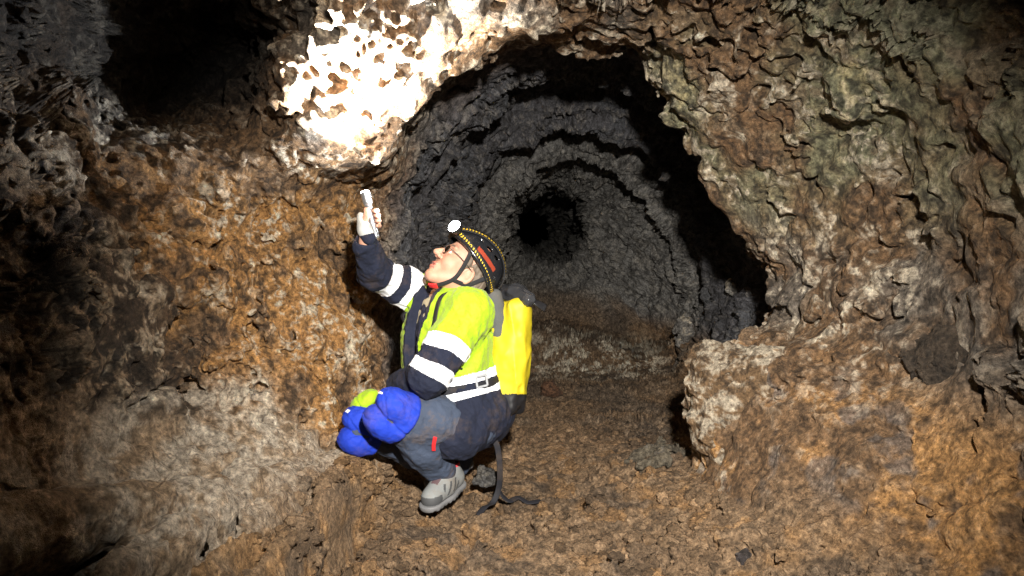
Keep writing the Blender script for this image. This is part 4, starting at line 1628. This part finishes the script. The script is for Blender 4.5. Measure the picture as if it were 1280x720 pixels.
v_, f_ = tube_bm([U(622, 600, 3.19), U(626, 616, 3.20), U(636, 626, 3.18), U(648, 622, 3.22), U(660, 628, 3.20), U(676, 626, 3.22)], 0, 8, flat=(.012, .0022, (.1, .9, .2)))
mesh_obj('hanging_strap', v_, f_, WEB, pk)

# ------------------------------------------------------------------ loose rocks
def rock(name, c, r, label, col, cap_c=None, cap_amt=0.0, yaw_=0.0, seed=0, vox=None, cat='rock', flat=0.5, cut=(.55, .80)):
    r = np.array(r, float); c = np.array(c, float)
    rg = np.random.default_rng(seed)
    S_ = float(r.mean())
    ca, sa = math.cos(yaw_), math.sin(yaw_)
    M = np.array([[ca, sa, 0], [-sa, ca, 0], [0, 0, 1.0]])
    pl = [(nrm(rg.normal(size=3)), rg.uniform(*cut)) for _ in range(8)]

    def fn(P):
        p = ((P - f32(c)) @ f32(M).T) / f32(r)
        d = np.linalg.norm(p, axis=1) - 1
        for nn, h_ in pl:                       # broken faces
            d = smax(d, (p @ f32(nn)) - h_, .10)
        d = d * r.min()
        qq = (P + seed * 3.7).astype(np.float32)
        d = d - min(1, S_ / .12) * (.016 * _fa((qq * 14).astype(np.float32)) + .009 * _fa((qq * 33).astype(np.float32)))
        d = d - S_ * (.22 * _fb(qq, 1.3 / S_, 2) + .05 * (np.abs(_pn(qq * 3.2 / S_ + 80)) * 2 - .6)) \
            - min(1, S_ / .12) * (.003 * (np.abs(_pn(qq * 34 + 50)) * 2 - .6) + .004 * _pn(qq * 75 + 20) + .010 * _pn(qq * 16 + 9))
        return d

    V, Q = sculpt(fn, c - r.max() * 1.6 - .02, c + r.max() * 1.6 + .02, vox or min(.0065, S_ / 12))
    n_ = grid_normals(V, Q)
    m_ = fbm(V + seed, .9 / S_, 4, off=9)
    g_ = fbm(V + seed, 30, 3, .65, off=19)
    b_ = np.abs(noise(V + seed * 3.7, 34, -50)) * 2 - .6
    cc = np.tile(np.array(col, float), (len(V), 1)) * np.exp(.7 * m_ + .7 * g_)[:, None]
    if cap_c is not None:
        k = sstep(.1, .45, n_[:, 2] * .5 - n_[:, 0] * .25 - n_[:, 1] * .15 + m_ * 1.1 + g_ * .5 + cap_amt - .4)  # second colour on faces turned up, left and toward the camera
        cc = mixc(cc, np.array(cap_c) * (1 + .4 * g_)[:, None], k * .9)
    cc = mixc(cc, DARK, sstep(.0, -.4, g_ + .4 * m_) * .6)
    o = mesh_obj(name, V - c, Q, ROCK, attr={'rock': np.clip(cc, .01, .85)})
    o.location = c
    return tag(o, label, cat)


def _fb(p, s, n_): return sum(.5 ** k * _pn((p * s * 2 ** k + 40 + 9 * k).astype(np.float32)) for k in range(n_))


import bmesh
def seat(px, py, up=0.0):
    """the nearest rock surface seen at a picture position"""
    pts = np.concatenate([CV, TUNP])
    qq = pts - CAM
    dd = np.maximum(qq @ FW, .1)
    m = np.hypot(640 + F * qq[:, 0] / dd - px, 360 - F * (qq @ UPV) / dd - py) < 5
    k = np.where(m)[0]
    return pts[k[np.argmin(dd[k])]] + np.array([0, .02, up])


rock('boulder', U(937, 512, 3.22), (.265, .24, .31), 'large tan boulder with a white top, on the right beside the floor', (.24, .155, .085), PALE, .27, .3, 3, cut=(.72, .92))
rock('boulder', U(1215, 490, 2.62), (.30, .26, .24), 'big dark brown boulder bulging out of the right wall', (.085, .066, .05), GREY, -.2, .5, 8)
rock('rock', seat(914, 366, .035), (.065, .07, .075), 'small white rock stuck in the dark crevice at the tunnel mouth', (.42, .41, .39), PALE, .4, .2, 5)
rock('rock', seat(855, 425, .09), (.08, .09, .14), 'tall pale grey rock on the tunnel floor near its right side', (.30, .29, .28), PALE, .2, .9, 12)
rock('rock', U(609, 597, 3.30), (.058, .055, .055), 'grey angular rock just behind the caver\'s shoes', (.10, .10, .102), GREY, .1, 1.0, 14)
rock('rock', seat(688, 490, .03), (.09, .07, .06), 'reddish brown block beside the lower end of the rucksack', (.16, .085, .05), None, 0, .15, 17)
rock('rock', seat(820, 566, -.012), (.15, .12, .045), 'flat dull grey rock half buried in the floor near the pale boulder', (.17, .15, .115), GREY, -.2, .8, 21)
rock('rock', seat(932, 692, -.01), (.055, .05, .05), 'purplish dark rock at the lower right edge of the floor', (.075, .065, .068), GREY, -.1, .4, 28)

# ------------------------------------------------------------------ cinders strewn over the floor: beyond counting, one object
protos = []
for k in range(10):
    bm_ = bmesh.new(); bmesh.ops.create_icosphere(bm_, subdivisions=3, radius=1)
    v = np.array([q_.co[:] for q_ in bm_.verts]); f = np.array([[q_.index for q_ in g.verts] for g in bm_.faces]); bm_.free()
    d_ = 1 + .55 * billow(v * 1.0 + k * 5, 1.6, 3, .6) + .45 * fbm(v + k * 3, 1.1, 3)
    protos.append((v * d_[:, None] * np.array([1, rng.uniform(.7, 1), rng.uniform(.55, .85)]), f))
ii = np.where((CW['floor'] > .6) & (CN[:, 2] > .2))[0]
wt = (.04 + sstep(-.05, .25, noise(CV[ii], 2.6, 33) + .5 * noise(CV[ii], 9, 34))) * np.where(CV[ii, 1] < 3.2, 1, .3)
pick = rng.choice(ii, 7000, replace=False, p=wt / wt.sum())
sv, sf, sc_ = [], [], []
o_ = 0
for t, i in enumerate(pick):
    v, f = protos[t % 10]
    sz = .005 + .026 * rng.random() ** 3.0
    a_ = rng.uniform(0, 6.28); b_ = rng.uniform(-.6, .6)
    Rz = np.array([[math.cos(a_), -math.sin(a_), 0], [math.sin(a_), math.cos(a_), 0], [0, 0, 1]])
    Rx = np.array([[1, 0, 0], [0, math.cos(b_), -math.sin(b_)], [0, math.sin(b_), math.cos(b_)]])
    sv.append((v * sz) @ (Rz @ Rx).T + CV[i] + [0, 0, sz * .05]); sf.append(f + o_); o_ += len(v)
    sc_.append(np.tile(np.clip(col[i] * rng.uniform(.7, 1.4) * .7 + .3 * np.array([.19, .12, .065]), 0, .6), (len(v), 1)))
o = mesh_obj('cinders', np.concatenate(sv), np.concatenate(sf), DIRT, attr={'rock': np.concatenate(sc_)})
tag(o, 'loose brown cinders strewn over the cave floor', kind='stuff')
